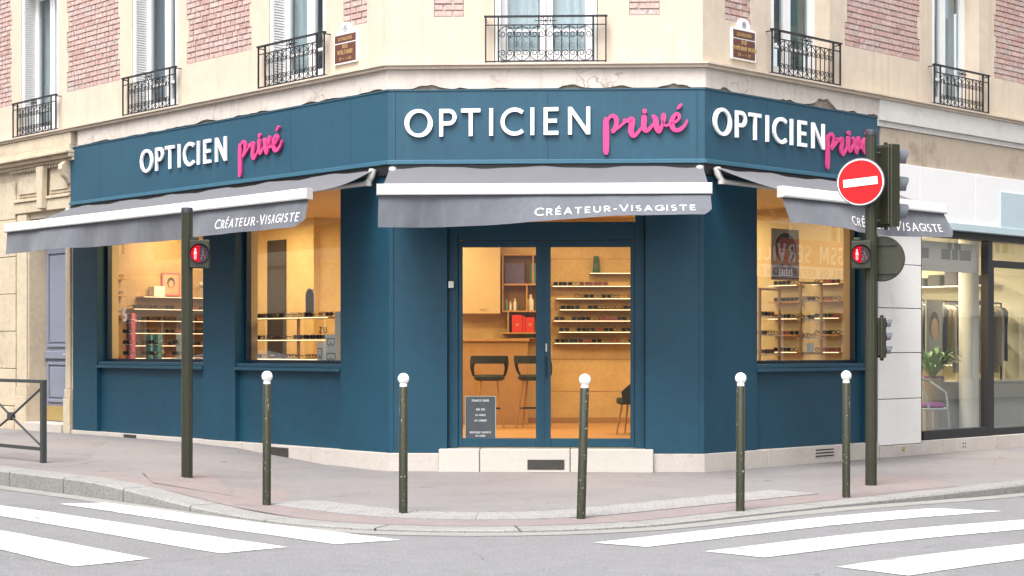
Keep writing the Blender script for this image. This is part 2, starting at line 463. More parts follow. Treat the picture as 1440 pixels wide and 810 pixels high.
mat('column_white', (0.72, 0.74, 0.72), 0.6)
mat('counter_grey', (0.26, 0.28, 0.28), 0.6, var=0.08)
for i_, c_ in enumerate([(0.35, 0.33, 0.29), (0.06, 0.06, 0.06), (0.40, 0.36, 0.26), (0.20, 0.19, 0.18), (0.46, 0.42, 0.36), (0.10, 0.10, 0.12), (0.30, 0.24, 0.16)]):
    mat('cloth%d' % i_, c_, 0.9, var=0.12, vscale=7, sheen=0.2)
mat('far_wall', (0.58, 0.52, 0.43), 0.85, var=0.08, vscale=0.8)
mat('far_roof', (0.12, 0.13, 0.15), 0.6, var=0.1)
mat('far_dark', (0.03, 0.035, 0.045), 0.15)
mat('far_red', (0.50, 0.07, 0.03), 0.5)
mat('orange_red', (0.62, 0.10, 0.04), 0.5)
mat('car_paint', (0.45, 0.50, 0.54), 0.25, metal=0.3, coat=0.6)
mat('tyre', (0.02, 0.02, 0.02), 0.8)
mat('rubber', (0.03, 0.03, 0.03), 0.7)
M['pane'] = glass('pane', (0.95, 0.96, 0.95), 0.10)
M['pane_door'] = glass('pane_door', (0.95, 0.96, 0.95), 0.016)
M['pane_far'] = glass('pane_far', (0.80, 0.86, 0.88), 0.10)
M['led'] = emit('led', (1.0, 0.76, 0.45), 1.3)
M['spot'] = emit('spot', (1.0, 0.86, 0.62), 5.0)
M['signal_red'] = emit('signal_red', (1.0, 0.015, 0.04), 0.32)
M['signal_man'] = emit('signal_man', (1.0, 0.50, 0.50), 0.9)

def brick_material():
    m = bpy.data.materials.new('brick'); m.use_nodes = True
    nt = m.node_tree; N, K = nt.nodes, nt.links; b = N['Principled BSDF']
    b.inputs['Roughness'].default_value = 0.9; b.inputs['Specular IOR Level'].default_value = 0.15
    oi = N.new('ShaderNodeObjectInfo'); g = N.new('ShaderNodeNewGeometry')
    ad = N.new('ShaderNodeMath'); ad.operation = 'ADD'; fr = N.new('ShaderNodeMath'); fr.operation = 'FRACT'
    K.new(oi.outputs['Random'], ad.inputs[0]); K.new(g.outputs['Random Per Island'], ad.inputs[1]); K.new(ad.outputs[0], fr.inputs[0])
    cr = N.new('ShaderNodeValToRGB')
    cols = [(0.42, 0.28, 0.255), (0.50, 0.36, 0.33), (0.45, 0.375, 0.355), (0.53, 0.375, 0.34), (0.46, 0.30, 0.27), (0.51, 0.41, 0.385)]
    e = cr.color_ramp.elements
    e[0].color = (*cols[0], 1); e[1].color = (*cols[-1], 1)
    for i, c in enumerate(cols[1:-1]):
        x = e.new((i + 1) / (len(cols) - 1)); x.color = (*c, 1)
    K.new(fr.outputs[0], cr.inputs[0])
    nz = N.new('ShaderNodeTexNoise'); nz.inputs['Scale'].default_value = 22; nz.inputs['Detail'].default_value = 5
    K.new(g.outputs['Position'], nz.inputs['Vector'])
    mr = N.new('ShaderNodeMapRange'); mr.inputs[1].default_value = 0.3; mr.inputs[2].default_value = 0.7; mr.inputs[3].default_value = 0.8; mr.inputs[4].default_value = 1.2
    K.new(nz.outputs['Fac'], mr.inputs[0])
    mx = N.new('ShaderNodeMix'); mx.data_type = 'RGBA'; mx.blend_type = 'MULTIPLY'; mx.inputs[0].default_value = 1
    K.new(cr.outputs[0], mx.inputs[6]); K.new(mr.outputs[0], mx.inputs[7]); K.new(mx.outputs[2], b.inputs['Base Color'])
    bp = N.new('ShaderNodeBump'); bp.inputs['Strength'].default_value = 0.4; bp.inputs['Distance'].default_value = 0.01
    K.new(nz.outputs['Fac'], bp.inputs['Height']); K.new(bp.outputs[0], b.inputs['Normal'])
    return m
M['brick'] = brick_material()

# ------------------------------------------------------------------ lettering drawn as strokes
def arc(cx, cy, rx, ry, a0, a1, n=14):
    return [(cx + rx * math.cos(R(a0 + (a1 - a0) * i / n)), cy + ry * math.sin(R(a0 + (a1 - a0) * i / n))) for i in range(n + 1)]
GL = {   # glyph: (advance width, strokes) in units of the cap height
 'A': (.76, [[(.03, 0), (.38, 1)], [(.38, 1), (.73, 0)], [(.17, .33), (.59, .33)]]),
 'B': (.56, [[(.06, 0), (.06, 1)], [(.06, .94)] + arc(.24, .74, .22, .2, 90, -90, 8) + [(.06, .54)], [(.06, .54)] + arc(.26, .30, .24, .24, 90, -90, 8) + [(.06, .06)]]),
 'C': (.76, [arc(.50, .5, .44, .44, 48, 312, 18)]),
 'D': (.74, [[(.06, 0), (.06, 1)], [(.06, .94)] + arc(.26, .5, .42, .44, 90, -90, 12) + [(.06, .06)]]),
 'E': (.56, [[(.07, 0), (.07, 1)], [(.07, .93), (.53, .93)], [(.07, .51), (.48, .51)], [(.07, .07), (.53, .07)]]),
 'F': (.52, [[(.07, 0), (.07, 1)], [(.07, .93), (.50, .93)], [(.07, .50), (.44, .50)]]),
 'G': (.80, [arc(.50, .5, .44, .44, 45, 330, 18) + [(.88, .42)], [(.55, .46), (.90, .46)]]),
 'H': (.72, [[(.07, 0), (.07, 1)], [(.65, 0), (.65, 1)], [(.07, .52), (.65, .52)]]),
 'I': (.16, [[(.08, 0), (.08, 1)]]),
 'L': (.50, [[(.07, 0), (.07, 1)], [(.07, .07), (.48, .07)]]),
 'M': (.90, [[(.07, 0), (.10, 1)], [(.10, .97), (.45, .25)], [(.45, .25), (.80, .97)], [(.80, 1), (.83, 0)]]),
 'N': (.80, [[(.07, 0), (.07, 1)], [(.08, .96), (.72, .04)], [(.73, 0), (.73, 1)]]),
 'O': (.98, ['O']),
 'P': (.62, [[(.07, 0), (.07, 1)], [(.07, .93)] + arc(.34, .70, .22, .23, 90, -90, 10) + [(.07, .47)]]),
 'Q': (.90, [arc(.45, .5, .40, .44, 0, 360, 20), [(.55, .25), (.85, -.05)]]),
 'R': (.64, [[(.07, 0), (.07, 1)], [(.07, .93)] + arc(.32, .71, .22, .22, 90, -90, 10) + [(.07, .49)], [(.30, .49), (.60, 0)]]),
 'S': (.56, [arc(.28, .72, .21, .22, 40, 270, 12)[:-1] + arc(.28, .27, .22, .22, 90, -140, 12)]),
 'T': (.70, [[(0, .93), (.70, .93)], [(.35, 0), (.35, .93)]]),
 'U': (.74, [[(.07, 1), (.07, .35)] + arc(.37, .35, .30, .30, 180, 360, 10) + [(.67, 1)]]),
 'V': (.74, [[(.02, 1), (.37, 0)], [(.37, 0), (.72, 1)]]),
 'W': (1.05, [[(.02, 1), (.28, 0)], [(.28, 0), (.52, .95)], [(.52, .95), (.77, 0)], [(.77, 0), (1.03, 1)]]),
 'X': (.68, [[(.02, 1), (.66, 0)], [(.02, 0), (.66, 1)]]),
 'Y': (.66, [[(.02, 1), (.33, .45)], [(.64, 1), (.33, .45)], [(.33, 0), (.33, .47)]]),
 'Z': (.62, [[(.04, .93), (.58, .93)], [(.56, .93), (.05, .07)], [(.03, .07), (.60, .07)]]),
 '1': (.32, [[(.18, 0), (.18, 1)], [(.18, .97), (.02, .8)]]),
 '2': (.54, [arc(.27, .72, .21, .22, 160, -30, 10) + [(.05, .07)], [(.03, .07), (.52, .07)]]),
 '4': (.58, [[(.42, 0), (.42, 1)], [(.42, .97), (.04, .3)], [(.02, .3), (.56, .3)]]),
 '5': (.54, [[(.48, .93), (.12, .93)], [(.12, .95), (.10, .55)], arc(.25, .32, .23, .25, 120, -140, 12)]),
 '7': (.52, [[(.02, .93), (.50, .93)], [(.48, .93), (.16, 0)]]),
 '9': (.56, [arc(.28, .70, .22, .23, 0, 360, 14), [(.50, .70), (.38, 0)]]),
 '0': (.62, [arc(.31, .5, .25, .44, 0, 360, 16)]),
 '-': (.34, [[(.02, .40), (.32, .40)]]),
 '<': (.70, [[(.05, .45), (.66, .45)], [(.26, .62), (.05, .45)], [(.05, .45), (.26, .28)]]),
 '>': (.70, [[(.05, .45), (.66, .45)], [(.45, .62), (.66, .45)], [(.66, .45), (.45, .28)]]),
 ' ': (.38, []),
}
GL['É'] = (GL['E'][0], GL['E'][1] + [[(.22, 1.10), (.40, 1.30)]])
def glyph(mb, ch, x0, h, w, y0, y1, mp, sx=1.0, sy=1.0):
    """draw one letter into mb at x0 with cap height h and stroke width w (fraction of h); returns its advance"""
    adv, st = GL[ch]
    for j, s_ in enumerate(st):
        dy = j * 0.0006
        if s_ == 'O':
            a = arc(.49, .5, .43, .45, 0, 360, 28)
            ws = [h * w * (1.0 + 0.45 * abs(math.cos(2 * math.pi * i / 28 + 0.35)) ** 2 - 0.18) for i in range(29)]
            mb.ribbon([(x0 + p * h * sx, q * h) for p, q in a], ws, y0, y1, mp)
        else:
            mb.ribbon([(x0 + p * h * sx, q * h) for p, q in s_], h * w, y0, y1 + dy, mp)
    return adv * h * sx
def text_width(txt, h, sp, sx=1.0):
    return sum(GL[c][0] * h * sx + sp * h for c in txt) - sp * h
def text(mb, txt, x0, h, w, y0, y1, mp, sp=0.2, sx=1.0, centre=False):
    x = x0 - (text_width(txt, h, sp, sx) / 2 if centre else 0)
    for c in txt:
        x += glyph(mb, c, x, h, w, y0, y1, mp, sx) + sp * h
    return x
def spline(pts, ws, n=6):
    P, W = [], []
    for i in range(len(pts) - 1):
        a, b, c, d = [Vector(pts[max(0, min(len(pts) - 1, i + k))]) for k in (-1, 0, 1, 2)]
        for j in range(n):
            u = j / n
            q = 0.5 * ((2 * b) + (c - a) * u + (2 * a - 5 * b + 4 * c - d) * u * u + (3 * b - a - 3 * c + d) * u ** 3)
            P.append((q.x, q.y)); W.append(ws[i] * (1 - u) + ws[i + 1] * u)
    P.append(tuple(pts[-1])); W.append(ws[-1])
    return P, W
def smoothstep(a, b, x):
    u = max(0.0, min(1.0, (x - a) / (b - a)))
    return u * u * (3 - 2 * u)

# ================================================================== GROUND
def zp(x, y=0): return 0.165 * smoothstep(-2.0, -4.3, x) if x < -2.0 else 0.0
def zp(x, y=0): return 0.165 * smoothstep(2.0, 4.3, -x)
def zr(x, y=0): return -0.02 - 0.08 * smoothstep(2.4, 6.0, x) + 0.02 * smoothstep(2.0, 4.5, -x)
KDL, KDR, KRAD = 4.45, 3.6, 2.6         # kerb distance from the two fronts and corner radius
def kerb_path(off, far=34.0, n_arc=16, step=1.0):
    """kerb line moved outward by off: from far left, round the corner, to far right (points in u,v)"""
    cu, cv, r = -KDR + KRAD, -KDL + KRAD, KRAD + off
    pts = []
    k = int(far / step)
    for i in range(k, 0, -1): pts.append((cu + i * step, -KDL - off))
    for i in range(n_arc + 1):
        a = R(270 - 90 * i / n_arc)
        pts.append((cu + r * math.cos(a), cv + r * math.sin(a)))
    for i in range(1, k + 1): pts.append((-KDR - off, cv + i * step))
    return [FI(u, v, 0) for u, v in pts]
def strip(name, pa, pb, zf, dz, mt, parent=None, cross=8, kind=None, below=None):
    mb = MB()
    rows = []
    for a, b in zip(pa, pb):
        row = []
        for j in range(cross + 1):
            q = a.lerp(b, j / cross)
            row.append(mb.P(q.x, q.y, zf(q.x, q.y) + dz))
        rows.append(row)
    for r0, r1 in zip(rows, rows[1:]):
        for j in range(cross): mb.face(r0[j], r0[j + 1], r1[j + 1], r1[j])
    o = build(name, mb, mt, parent, fix=True, smooth=60)
    me = o.data
    if me.polygons[0].normal.z < 0: me.flip_normals()
    if kind: o['kind'] = kind
    return o

g = MB(); S_ = 700
g.quad((-S_, -S_, -0.4), (S_, -S_, -0.4), (S_, S_, -0.4), (-S_, S_, -0.4))
build('ground', g, M['ground'], kind='structure')
g = MB()
xs = [-70 + 5 * i for i in range(12)] + [-10 + 0.5 * i for i in range(41)] + [15 + 5 * i for i in range(12)]
ys = [-60, -30, 0, 10, 20, 30, 45, 70]
ids = [[g.P(x, y, zr(x)) for y in ys] for x in xs]
for i in range(len(xs) - 1):
    for j in range(len(ys) - 1): g.face(ids[i][j], ids[i + 1][j], ids[i + 1][j + 1], ids[i][j + 1])
road = build('road', g, M['road'], kind='structure')

KP_OUT, KP_IN = kerb_path(0.0), kerb_path(-0.30)
nk = len(KP_IN)
wall_pts = []
for i, q in enumerate(KP_IN):
    # foot of the perpendicular on the shop fronts, a little inside the wall
    t_l = (Vector((q.x, q.y)) - CLp).dot(dL); t_r = (Vector((q.x, q.y)) - CRp).dot(dR)
    t_c = (Vector((q.x, q.y)) - CLp).dot(dC)
    if t_l > 0: w = FL(t_l, -0.2, 0)
    elif t_r > 0: w = FR(t_r, -0.2, 0)
    else: w = FC(max(0, min(WC, t_c)), -0.2, 0)
    wall_pts.append(w)
pavement = strip('pavement', KP_IN, wall_pts, zp, 0.0, M['pave'], cross=10, kind='structure')
# reddish asphalt between the kerb and the tactile slabs and round the poles
i0, i1 = 30, nk - 29
red = strip('red_asphalt_strip', kerb_path(-0.31)[i0:i1], kerb_path(-0.78)[i0:i1], zp, 0.004, M['pave_red'], cross=2, kind='structure')
gut = strip('gutter', kerb_path(0.02), kerb_path(0.24), zr, 0.004, M['gutter'], cross=1, kind='structure')
# kerb stones, each a bevelled granite block that follows the bend and the dip at the crossing
kerb_root = bpy.data.objects.new('kerb', None); link(kerb_root, None, Matrix.Translation((0, 13.6, 0))); tag(kerb_root, kind='structure')
fine_o, fine_i = kerb_path(0.0, far=24, n_arc=20, step=0.2), kerb_path(-0.30, far=24, n_arc=20, step=0.2)
i = 0
while i < len(fine_o) - 1:
    j = i
    while j < len(fine_o) - 1 and (fine_o[j] - fine_o[i]).length < 1.02: j += 1
    mb = MB()
    rings = []
    for k in range(i, j + 1):
        e = 0.010 if k == i else (-0.010 if k == j else 0)
        d = (fine_o[min(k + 1, len(fine_o) - 1)] - fine_o[max(k - 1, 0)]).normalized() * e
        o_, n_ = fine_o[k] + d, fine_i[k] + d
        zt = zp(n_.x) + 0.003; zb = zr(o_.x) - 0.05
        ch = min(0.02, max(0.004, (zt - zb - 0.05) * 0.3))
        oi = o_.lerp(n_, 0.06)
        rings.append([mb.P(n_.x, n_.y, zb), mb.P(n_.x, n_.y, zt), mb.P(oi.x, oi.y, zt), mb.P(o_.x, o_.y, zt - ch), mb.P(o_.x, o_.y, zb)])
    for a, b in zip(rings, rings[1:]):
        for k in range(5): mb.face(a[k], a[(k + 1) % 5], b[(k + 1) % 5], b[k])
    mb.face(*rings[0]); mb.face(*reversed(rings[-1]))
    build('kerbstone', mb, M['kerb'], kerb_root)
    i = j

# tactile slabs with domes, laid along the crossing edge
tact_root = bpy.data.objects.new('tactile_paving', None); link(tact_root, None, Matrix.Translation((0, 14.8, 0))); tag(tact_root, kind='structure')
tq0, tq1 = kerb_path(-0.80, far=3, n_arc=40, step=0.05), kerb_path(-1.40, far=3, n_arc=40, step=0.05)
i = 0
while i < len(tq0) - 1:
    j = i
    while j < len(tq0) - 1 and (tq0[j] - tq0[i]).length < .42: j += 1
    A0, B0, A1, B1 = tq0[i], tq0[j], tq1[i], tq1[j]
    mid = (A0 + B0) / 2
    i = j
    if mid.x < -2.55 or mid.x > 3.95: continue
    mb = MB(); h = .010
    def bl(u, v): return A0.lerp(B0, u).lerp(A1.lerp(B1, u), v)
    e = .006
    cs_ = [bl(e, 0), bl(1 - e, 0), bl(1 - e, 1), bl(e, 1)]
    lo = [mb.P(q.x, q.y, zp(q.x) - .02) for q in cs_]; hi = [mb.P(q.x, q.y, zp(q.x) + h) for q in cs_]
    mb.face(*hi); mb.face(*reversed(lo))
    for k in range(4): mb.face(lo[k], lo[(k + 1) % 4], hi[(k + 1) % 4], hi[k])
    for a in range(5):
        for b in range(7):
            q = bl((a + .5) / 5, (b + .5) / 7); mb.lathe((q.x, q.y, zp(q.x) + h - .0005), [(.017, 0), (.012, .006), (0.0, .006)], 6)
    build('tactile_slab', mb, M['tactile'], tact_root)

# zebra stripes, painted on the road
STR = [[(84, 712), (150, 709), (565, 759), (474, 766)], [(-90, 700), (0, 714), (0, 714), (0, 714)]]
def stripe(a, b, c, d):
    """a,b far end corners; c,d near end corners (pixels on the road)"""
    P = [px(*q, z=-0.02) for q in (a, b, c, d)]
    mb = MB(); n = 14
    rows = []
    for k in range(n + 1):
        u = k / n
        l = P[0].lerp(P[3], u); r = P[1].lerp(P[2], u)
        rows.append([mb.P(q.x + random.uniform(-.006, .006), q.y + random.uniform(-.006, .006), zr(q.x) + 0.005) for q in (l, l.lerp(r, .5), r)])
    for x, y in zip(rows, rows[1:]):
        for j in range(2): mb.face(x[j], x[j + 1], y[j + 1], y[j])
    o = build('crossing_stripe', mb, M['stripe'], road)
    if o.data.polygons[0].normal.z < 0: o.data.flip_normals()
# left crossing: three stripes; the ends outside the frame continue in their own direction
stripe((84, 712), (150, 710), (565, 760), (473, 766))
stripe((-100, 713), (-30, 710), (405, 770), (310, 779))
stripe((-260, 720), (-190, 716), (213, 787), (104, 799))
stripe((1312, 710), (1408, 711), (910, 770), (836, 764))
stripe((1530, 712), (1640, 711), (1076, 785), (990, 776))
stripe((1720, 718), (1830, 716), (1277, 810), (1176, 798))
# metal covers and patches in the asphalt
def patch(name, quad_px, mt, dz, z=0.0, zf=zp):
    P = [px(*q, z=z) for q in quad_px]
    mb = MB(); n = 6
    rows = [[P[0].lerp(P[3], k / n).lerp(P[1].lerp(P[2], k / n), j / n) for j in range(n + 1)] for k in range(n + 1)]
    ids = [[mb.P(q.x, q.y, zf(q.x) + dz) for q in r] for r in rows]
    for a in range(n):
        for b in range(n): mb.face(ids[a][b], ids[a][b + 1], ids[a + 1][b + 1], ids[a + 1][b])
    o = build(name, mb, mt, pavement)
    if o.data.polygons[0].normal.z < 0: o.data.flip_normals()
patch('asphalt_repair', [(200, 672), (300, 668), (330, 690), (215, 684)], M['pave_red'], 0.006, z=0.1)
patch('asphalt_repair', [(1195, 672), (1290, 667), (1340, 684), (1215, 697)], M['pave_red'], 0.006)
patch('asphalt_repair', [(330, 694), (400, 692), (420, 716), (330, 714)], M['pave_red'], 0.0065)

# trodden gum and small pale chips scattered over the pavement, too many and too small to count
mb = MB()
for _ in range(420):
    k = random.randrange(8, nk - 8); q = KP_IN[k].lerp(wall_pts[k], random.random())
    q = q.lerp(KP_IN[k + 1].lerp(wall_pts[k + 1], random.random()), random.random())
    r_ = random.uniform(.006, .020)
    mb.face(*[mb.P(q.x + r_ * math.cos(a) * random.uniform(.6, 1.3), q.y + r_ * math.sin(a) * random.uniform(.6, 1.3), zp(q.x) + .0045) for a in [i_ * 1.047 for i_ in range(6)]])
    mb.mi[-1] = random.choice((0, 0, 1))
gumo = build('pavement_specks', mb, [M['tactile'], M['gum']], kind='stuff')
tag(gumo, 'pale and dark gum spots trodden into the pavement', 'gum spots')

# ================================================================== STREET FURNITURE
def spot(x, y):
    z = 0.0
    for _ in range(6):
        q = px(x, y, z); z = zp(q.x)
    return px(x, y, z)
def bollard(x, y, lean, label):
    q = spot(x, y)
    if not hasattr(bollard, 'me'):
        mb = MB(); mb.lathe((0, 0, 0), [(.040, -.05), (.040, 1.145), (.036, 1.152), (.020, 1.156)], 20)
        bollard.me = mesh('post', mb, M['olive'], (0, 0, 0), 40)
        mb = MB(); mb.lathe((0, 0, 1.15), [(.028, 0), (.034, .006), (.034, .028), (.026, .034)] + [(.052 * math.sin(R(a)), .076 - .052 * math.cos(R(a))) for a in range(30, 181, 15)], 22)
        bollard.ball = mesh('ball_cap', mb, M['ball_white'], (0, 0, 0), 40)
    Mx = Matrix.Translation(q) @ Matrix.Rotation(R(lean), 4, 'Y') @ Matrix.Rotation(random.uniform(0, 6), 4, 'Z')
    t = thing('bollard', label, 'bollard', q, 'bollards along the kerb', Mx)
    put('post', bollard.me, Mx, t); put('ball_cap', bollard.ball, Mx, t)
bollard(375, 711, 0.2, 'olive bollard with white ball top beside the pole carrying a single pedestrian light')
bollard(567, 723, 0.1, 'olive bollard with white ball top before the blue pillar bearing the door bell')
bollard(817, 730, 1.6, 'leaning olive bollard with white ball top in front of the glass entrance')
bollard(1041, 719, 0.2, 'olive bollard with white ball top between the leaning bollard and the no entry pole')
bollard(1190, 700, 0.0, 'olive bollard with white ball top standing next to the pole with the no entry sign')

def fluted_pole(base, h, r, root, n=8):
    mb = MB(); prof = []
    seg = 48; rings = []
    for z in (base.z - .05, base.z + h - .06):
        ring = []
        for k in range(seg):
            a = 2 * math.pi * k / seg
            rr = r * (1 - 0.10 * (1 if (k % 6) in (0, 1) else 0))
            ring.append(mb.P(base.x + rr * math.cos(a), base.y + rr * math.sin(a), z))
        rings.append(ring)
    for k in range(seg): mb.face(rings[0][k], rings[0][(k + 1) % seg], rings[1][(k + 1) % seg], rings[1][k])
    mb.face(*rings[1])
    build('pole', mb, M['olive_plain'], root)
    mb = MB(); mb.lathe((base.x, base.y, base.z + h - .06), [(r * 1.03, 0), (r * 1.03, .05), (r * .96, .06)], 24)
    build('pole_cap', mb, M['pole_cap'], root, smooth=40)
def ped_signal(root, c, yaw, flip):
    """pedestrian signal: box with a round lens split into the lit red man and the dark walking man"""
    Mx = Matrix.Translation(c) @ Matrix.Rotation(yaw, 4, 'Z')
    f = FrameM(Mx)
    mb = MB(f); mb.box(-.105, .105, -.02, .12, -.15, .15)
    mb.box(-.085, -.01, -.015, .10, .15, .185)
    head = build('pedestrian_signal', mb, M['olive_plain'], root, bevel=.008)
    mb = MB(f); n = 24
    mb.lathe((0, -.021, 0), [(.100, .0), (.100, -.02), (.092, -.022)], n, 'y')
    build('lens_ring', mb, M['lamp_black'], head, smooth=40)
    mb = MB(f)
    ang = [R(95 + 175 * i / 14) for i in range(15)]
    mb.prism([(.092 * math.cos(a), .092 * math.sin(a)) for a in ang] + [(.0, -.092), (.0, .092)], -.046, -.0435, lambda a, b, y: (a, y, b))
    build('red_lens', mb, M['signal_red'], head)
    mb = MB(f)
    ang = [R(-90 + 180 * i / 14) for i in range(15)]
    mb.prism([(.002 + .09 * math.cos(a), .092 * math.sin(a)) for a in ang], -.046, -.0435, lambda a, b, y: (a, y, b))
    build('dark_lens', mb, M['lens_off'], head)
    mb = MB(f)
    for a in range(1):
        cx = -.044
        mb.prism(arc(cx, .046, .009, .010, 0, 330, 10), -.0478, -.0462, lambda a, b, y: (a, y, b))
        mb.prism([(cx - .009, .032), (cx + .009, .032), (cx + .017, -.006), (cx - .017, -.006)], -.0478, -.0462, lambda a, b, y: (a, y, b))
        for k in range(4):
            mb.prism([(cx - .013, -.014 - .013 * k), (cx + .013, -.014 - .013 * k), (cx + .013, -.020 - .013 * k), (cx - .013, -.020 - .013 * k)], -.0478, -.0462, lambda a, b, y: (a, y, b))
    build('red_man', mb, M['signal_man'], head)
    mb = MB(f)
    for (a, b) in ((.035, .05), (.028, .03), (.036, .02), (.044, .01), (.034, -.002), (.026, -.02), (.048, -.02), (.02, -.04), (.055, -.04), (.015, -.055)):
        mb.prism(arc(a, b, .004, .004, 0, 300, 5), -.0478, -.0462, lambda a, b, y: (a, y, b))
    build('walking_man', mb, M['arm_grey'], head)
    # visor hood round the top
    mb = MB(f); pts_o, rows = [], []
    for i in range(17):
        a = R(-10 + 200 * i / 16)
        dep = .075 if 20 < -10 + 200 * i / 16 < 160 else .04
        rows.append([mb.P(.103 * math.cos(a), -.02, .103 * math.sin(a)), mb.P(.103 * math.cos(a), -.042 - dep, .103 * math.sin(a)),
                     mb.P(.107 * math.cos(a), -.042 - dep, .107 * math.sin(a)), mb.P(.107 * math.cos(a), -.02, .107 * math.sin(a))])
    for x, y in zip(rows, rows[1:]):
        for j in range(4): mb.face(x[j], x[(j + 1) % 4], y[(j + 1) % 4], y[j])
    build('visor', mb, M['lamp_black'], head, smooth=40)
    return head
# left pole
qa = spot(263, 672)
pa = thing('signal_pole', 'olive fluted pole with one red pedestrian light in front of the left display window', 'traffic light', qa)
Ya = qa.y
fluted_pole(qa, (672 - 292) * Ya / FPX, .060, pa)
ped_signal(pa, at(278, 357, Ya - .06) + Vector((.02, 0, 0)), R(10), False)
mb = MB(); c_ = at(270, 357, Ya)
mb.tube([c_ + Vector((-.06, .0, .12)), c_ + Vector((.06, -.02, .12))], .016, 8); mb.tube([c_ + Vector((-.06, .0, -.10)), c_ + Vector((.06, -.02, -.10))], .016, 8)
build('bracket', mb, M['olive_plain'], pa, smooth=40)
# right pole with its signal heads
qb = spot(1225, 683)
pb = thing('signal_pole', 'tall olive pole with traffic light heads and red pedestrian light beside white tiled pier', 'traffic light', qb)
Yb = qb.y
fluted_pole(qb, (683 - 183) * Yb / FPX, .062, pb)
ped_signal(pb, at(1211, 358, Yb - .10), R(-12), False)
def vehicle_head(root, c, yaw, w, h, d, rr, three=True):
    """signal head: housing, three round lenses with visors on its +y side"""
    f = FrameM(Matrix.Translation(c) @ Matrix.Rotation(yaw, 4, 'Z'))
    mb = MB(f); mb.box(-w / 2, w / 2, 0, d, -h / 2, h / 2); mb.box(-w / 2 + .02, w / 2 - .02, -.02, -.001, -h / 2 + .02, h / 2 - .02)
    mb.box(-.02, .02, .02, .06, h / 2 + .001, h / 2 + .03); mb.box(-.02, .02, .02, .06, -h / 2 - .03, -h / 2 - .001)
    hd = build('signal_head', mb, M['olive_plain'], root, bevel=.01)
    for k, nm in enumerate(('red_off', 'amber_off', 'green_off')):
        z = h / 2 - h * (k + .5) / 3
        mb = MB(f); mb.lathe((0, d + .001, z), [(rr, 0), (rr * .9, .012), (rr * .5, .022), (0, .026)], 18, 'y')
        build('lens', mb, M['lens_off'], hd, smooth=50)
        mb = MB(f); rows = []
        for i in range(19):
            a = R(-30 + 240 * i / 18); dep = rr * 1.9 * (0.55 + 0.45 * max(0, math.sin(a)))
            rows.append([mb.P(rr * 1.06 * math.cos(a), d + .0005, z + rr * 1.06 * math.sin(a)), mb.P(rr * 1.02 * math.cos(a), d + dep, z + rr * 1.02 * math.sin(a)),
                         mb.P(rr * 1.06 * math.cos(a), d + dep, z + rr * 1.06 * math.sin(a)), mb.P(rr * 1.12 * math.cos(a), d + .0005, z + rr * 1.12 * math.sin(a))])
        for x, y in zip(rows, rows[1:]):
            for j in range(4): mb.face(x[j], x[(j + 1) % 4], y[(j + 1) % 4], y[j])
        build('visor', mb, M['visor_grey'], hd, smooth=40)
    return hd
# large head faces the side street (its back and visors are seen)
ch = at(1246, 261, Yb)
vehicle_head(pb, ch + Vector((-.03, .02, 0)), R(-62), .27, .90, .13, .105)
cs = at(1238, 475, Yb)
vehicle_head(pb, cs + Vector((-.015, .015, 0)), R(-70), .10, .44, .07, .050)
for zz, xo in ((at(0, 215, Yb).z, .10), (at(0, 310, Yb).z, .10), (at(0, 455, Yb).z, .07), (at(0, 495, Yb).z, .07)):
    mb = MB(); mb.tube([(qb.x, qb.y, zz), (qb.x + xo, qb.y + .01, zz)], .014, 8); build('bracket', mb, M['olive_plain'], pb, smooth=40)
for zz in (at(0, 340, Yb).z, at(0, 376, Yb).z):
    mb = MB(); mb.tube([(qb.x, qb.y, zz), (qb.x - .09, qb.y - .05, zz)], .014, 8); build('bracket', mb, M['olive_plain'], pb, smooth=40)
# the sign disc at the pole's far side, seen from behind
mb = MB(FrameM(Matrix.Translation(at(1240, 364, Yb + .10)) @ Matrix.Rotation(R(-20), 4, 'Z')))
mb.lathe((0, 0, 0), [(.0, -.012), (.24, -.012), (.25, -.004), (.25, .02), (.0, .022)], 40, 'y')
sb = build('round_sign_back', mb, M['olive_plain'], smooth=35)
tag(sb, 'round olive back of a traffic sign behind the tall signal pole', 'sign')
mb = MB(FrameM(WM[sb.name])); 
mb = MB(FrameM(Matrix.Translation(at(1240, 364, Yb + .08)) @ Matrix.Rotation(R(-20), 4, 'Z')))
mb.box(-.16, .16, -.012, .005, .145, .165); mb.box(-.16, .16, -.012, .005, -.165, -.145)
build('clamp_rail', mb, M['olive_plain'], sb)
# no entry sign
cn = at(1210, 256, Yb - .10)
fs = FrameM(Matrix.Translation(cn) @ Matrix.Rotation(R(-22), 4, 'Z'))
ne = thing('no_entry_sign', 'round red no entry sign with white bar on the tall signal pole', 'sign', cn)
rs = .252
mb = MB(fs); mb.lathe((0, 0, 0), [(0, .035), (rs, .035), (rs + .008, .028), (rs + .008, 0), (rs, -.003), (rs - .012, -.001)], 48, 'y')
build('sign_body', mb, M['sign_back'], ne, smooth=35)
mb = MB(fs); mb.lathe((0, -.003, 0), [(rs - .012, .0), (rs - .012, -.001), (rs - .024, -.001), (rs - .024, 0)], 48, 'y')
mb = MB(fs); mb.lathe((0, -.0025, 0), [(rs, 0), (0, -.0005)], 48, 'y'); build('white_rim', mb, M['sign_white'], ne)
mb = MB(fs); mb.lathe((0, -.0055, 0), [(rs - .014, 0), (0, -.0004)], 48, 'y'); build('red_face', mb, M['sign_red'], ne)
mb = MB(FrameM(fs.M @ Matrix.Rotation(R(-5), 4, 'Y'))); mb.box(-.185, .185, -.0095, -.0075, -.042, .042); build('white_bar', mb, M['sign_white'], ne)
mb = MB(fs); mb.box(-.03, .19, .036, .075, -.015, .015); build('clamp', mb, M['olive_plain'], ne)

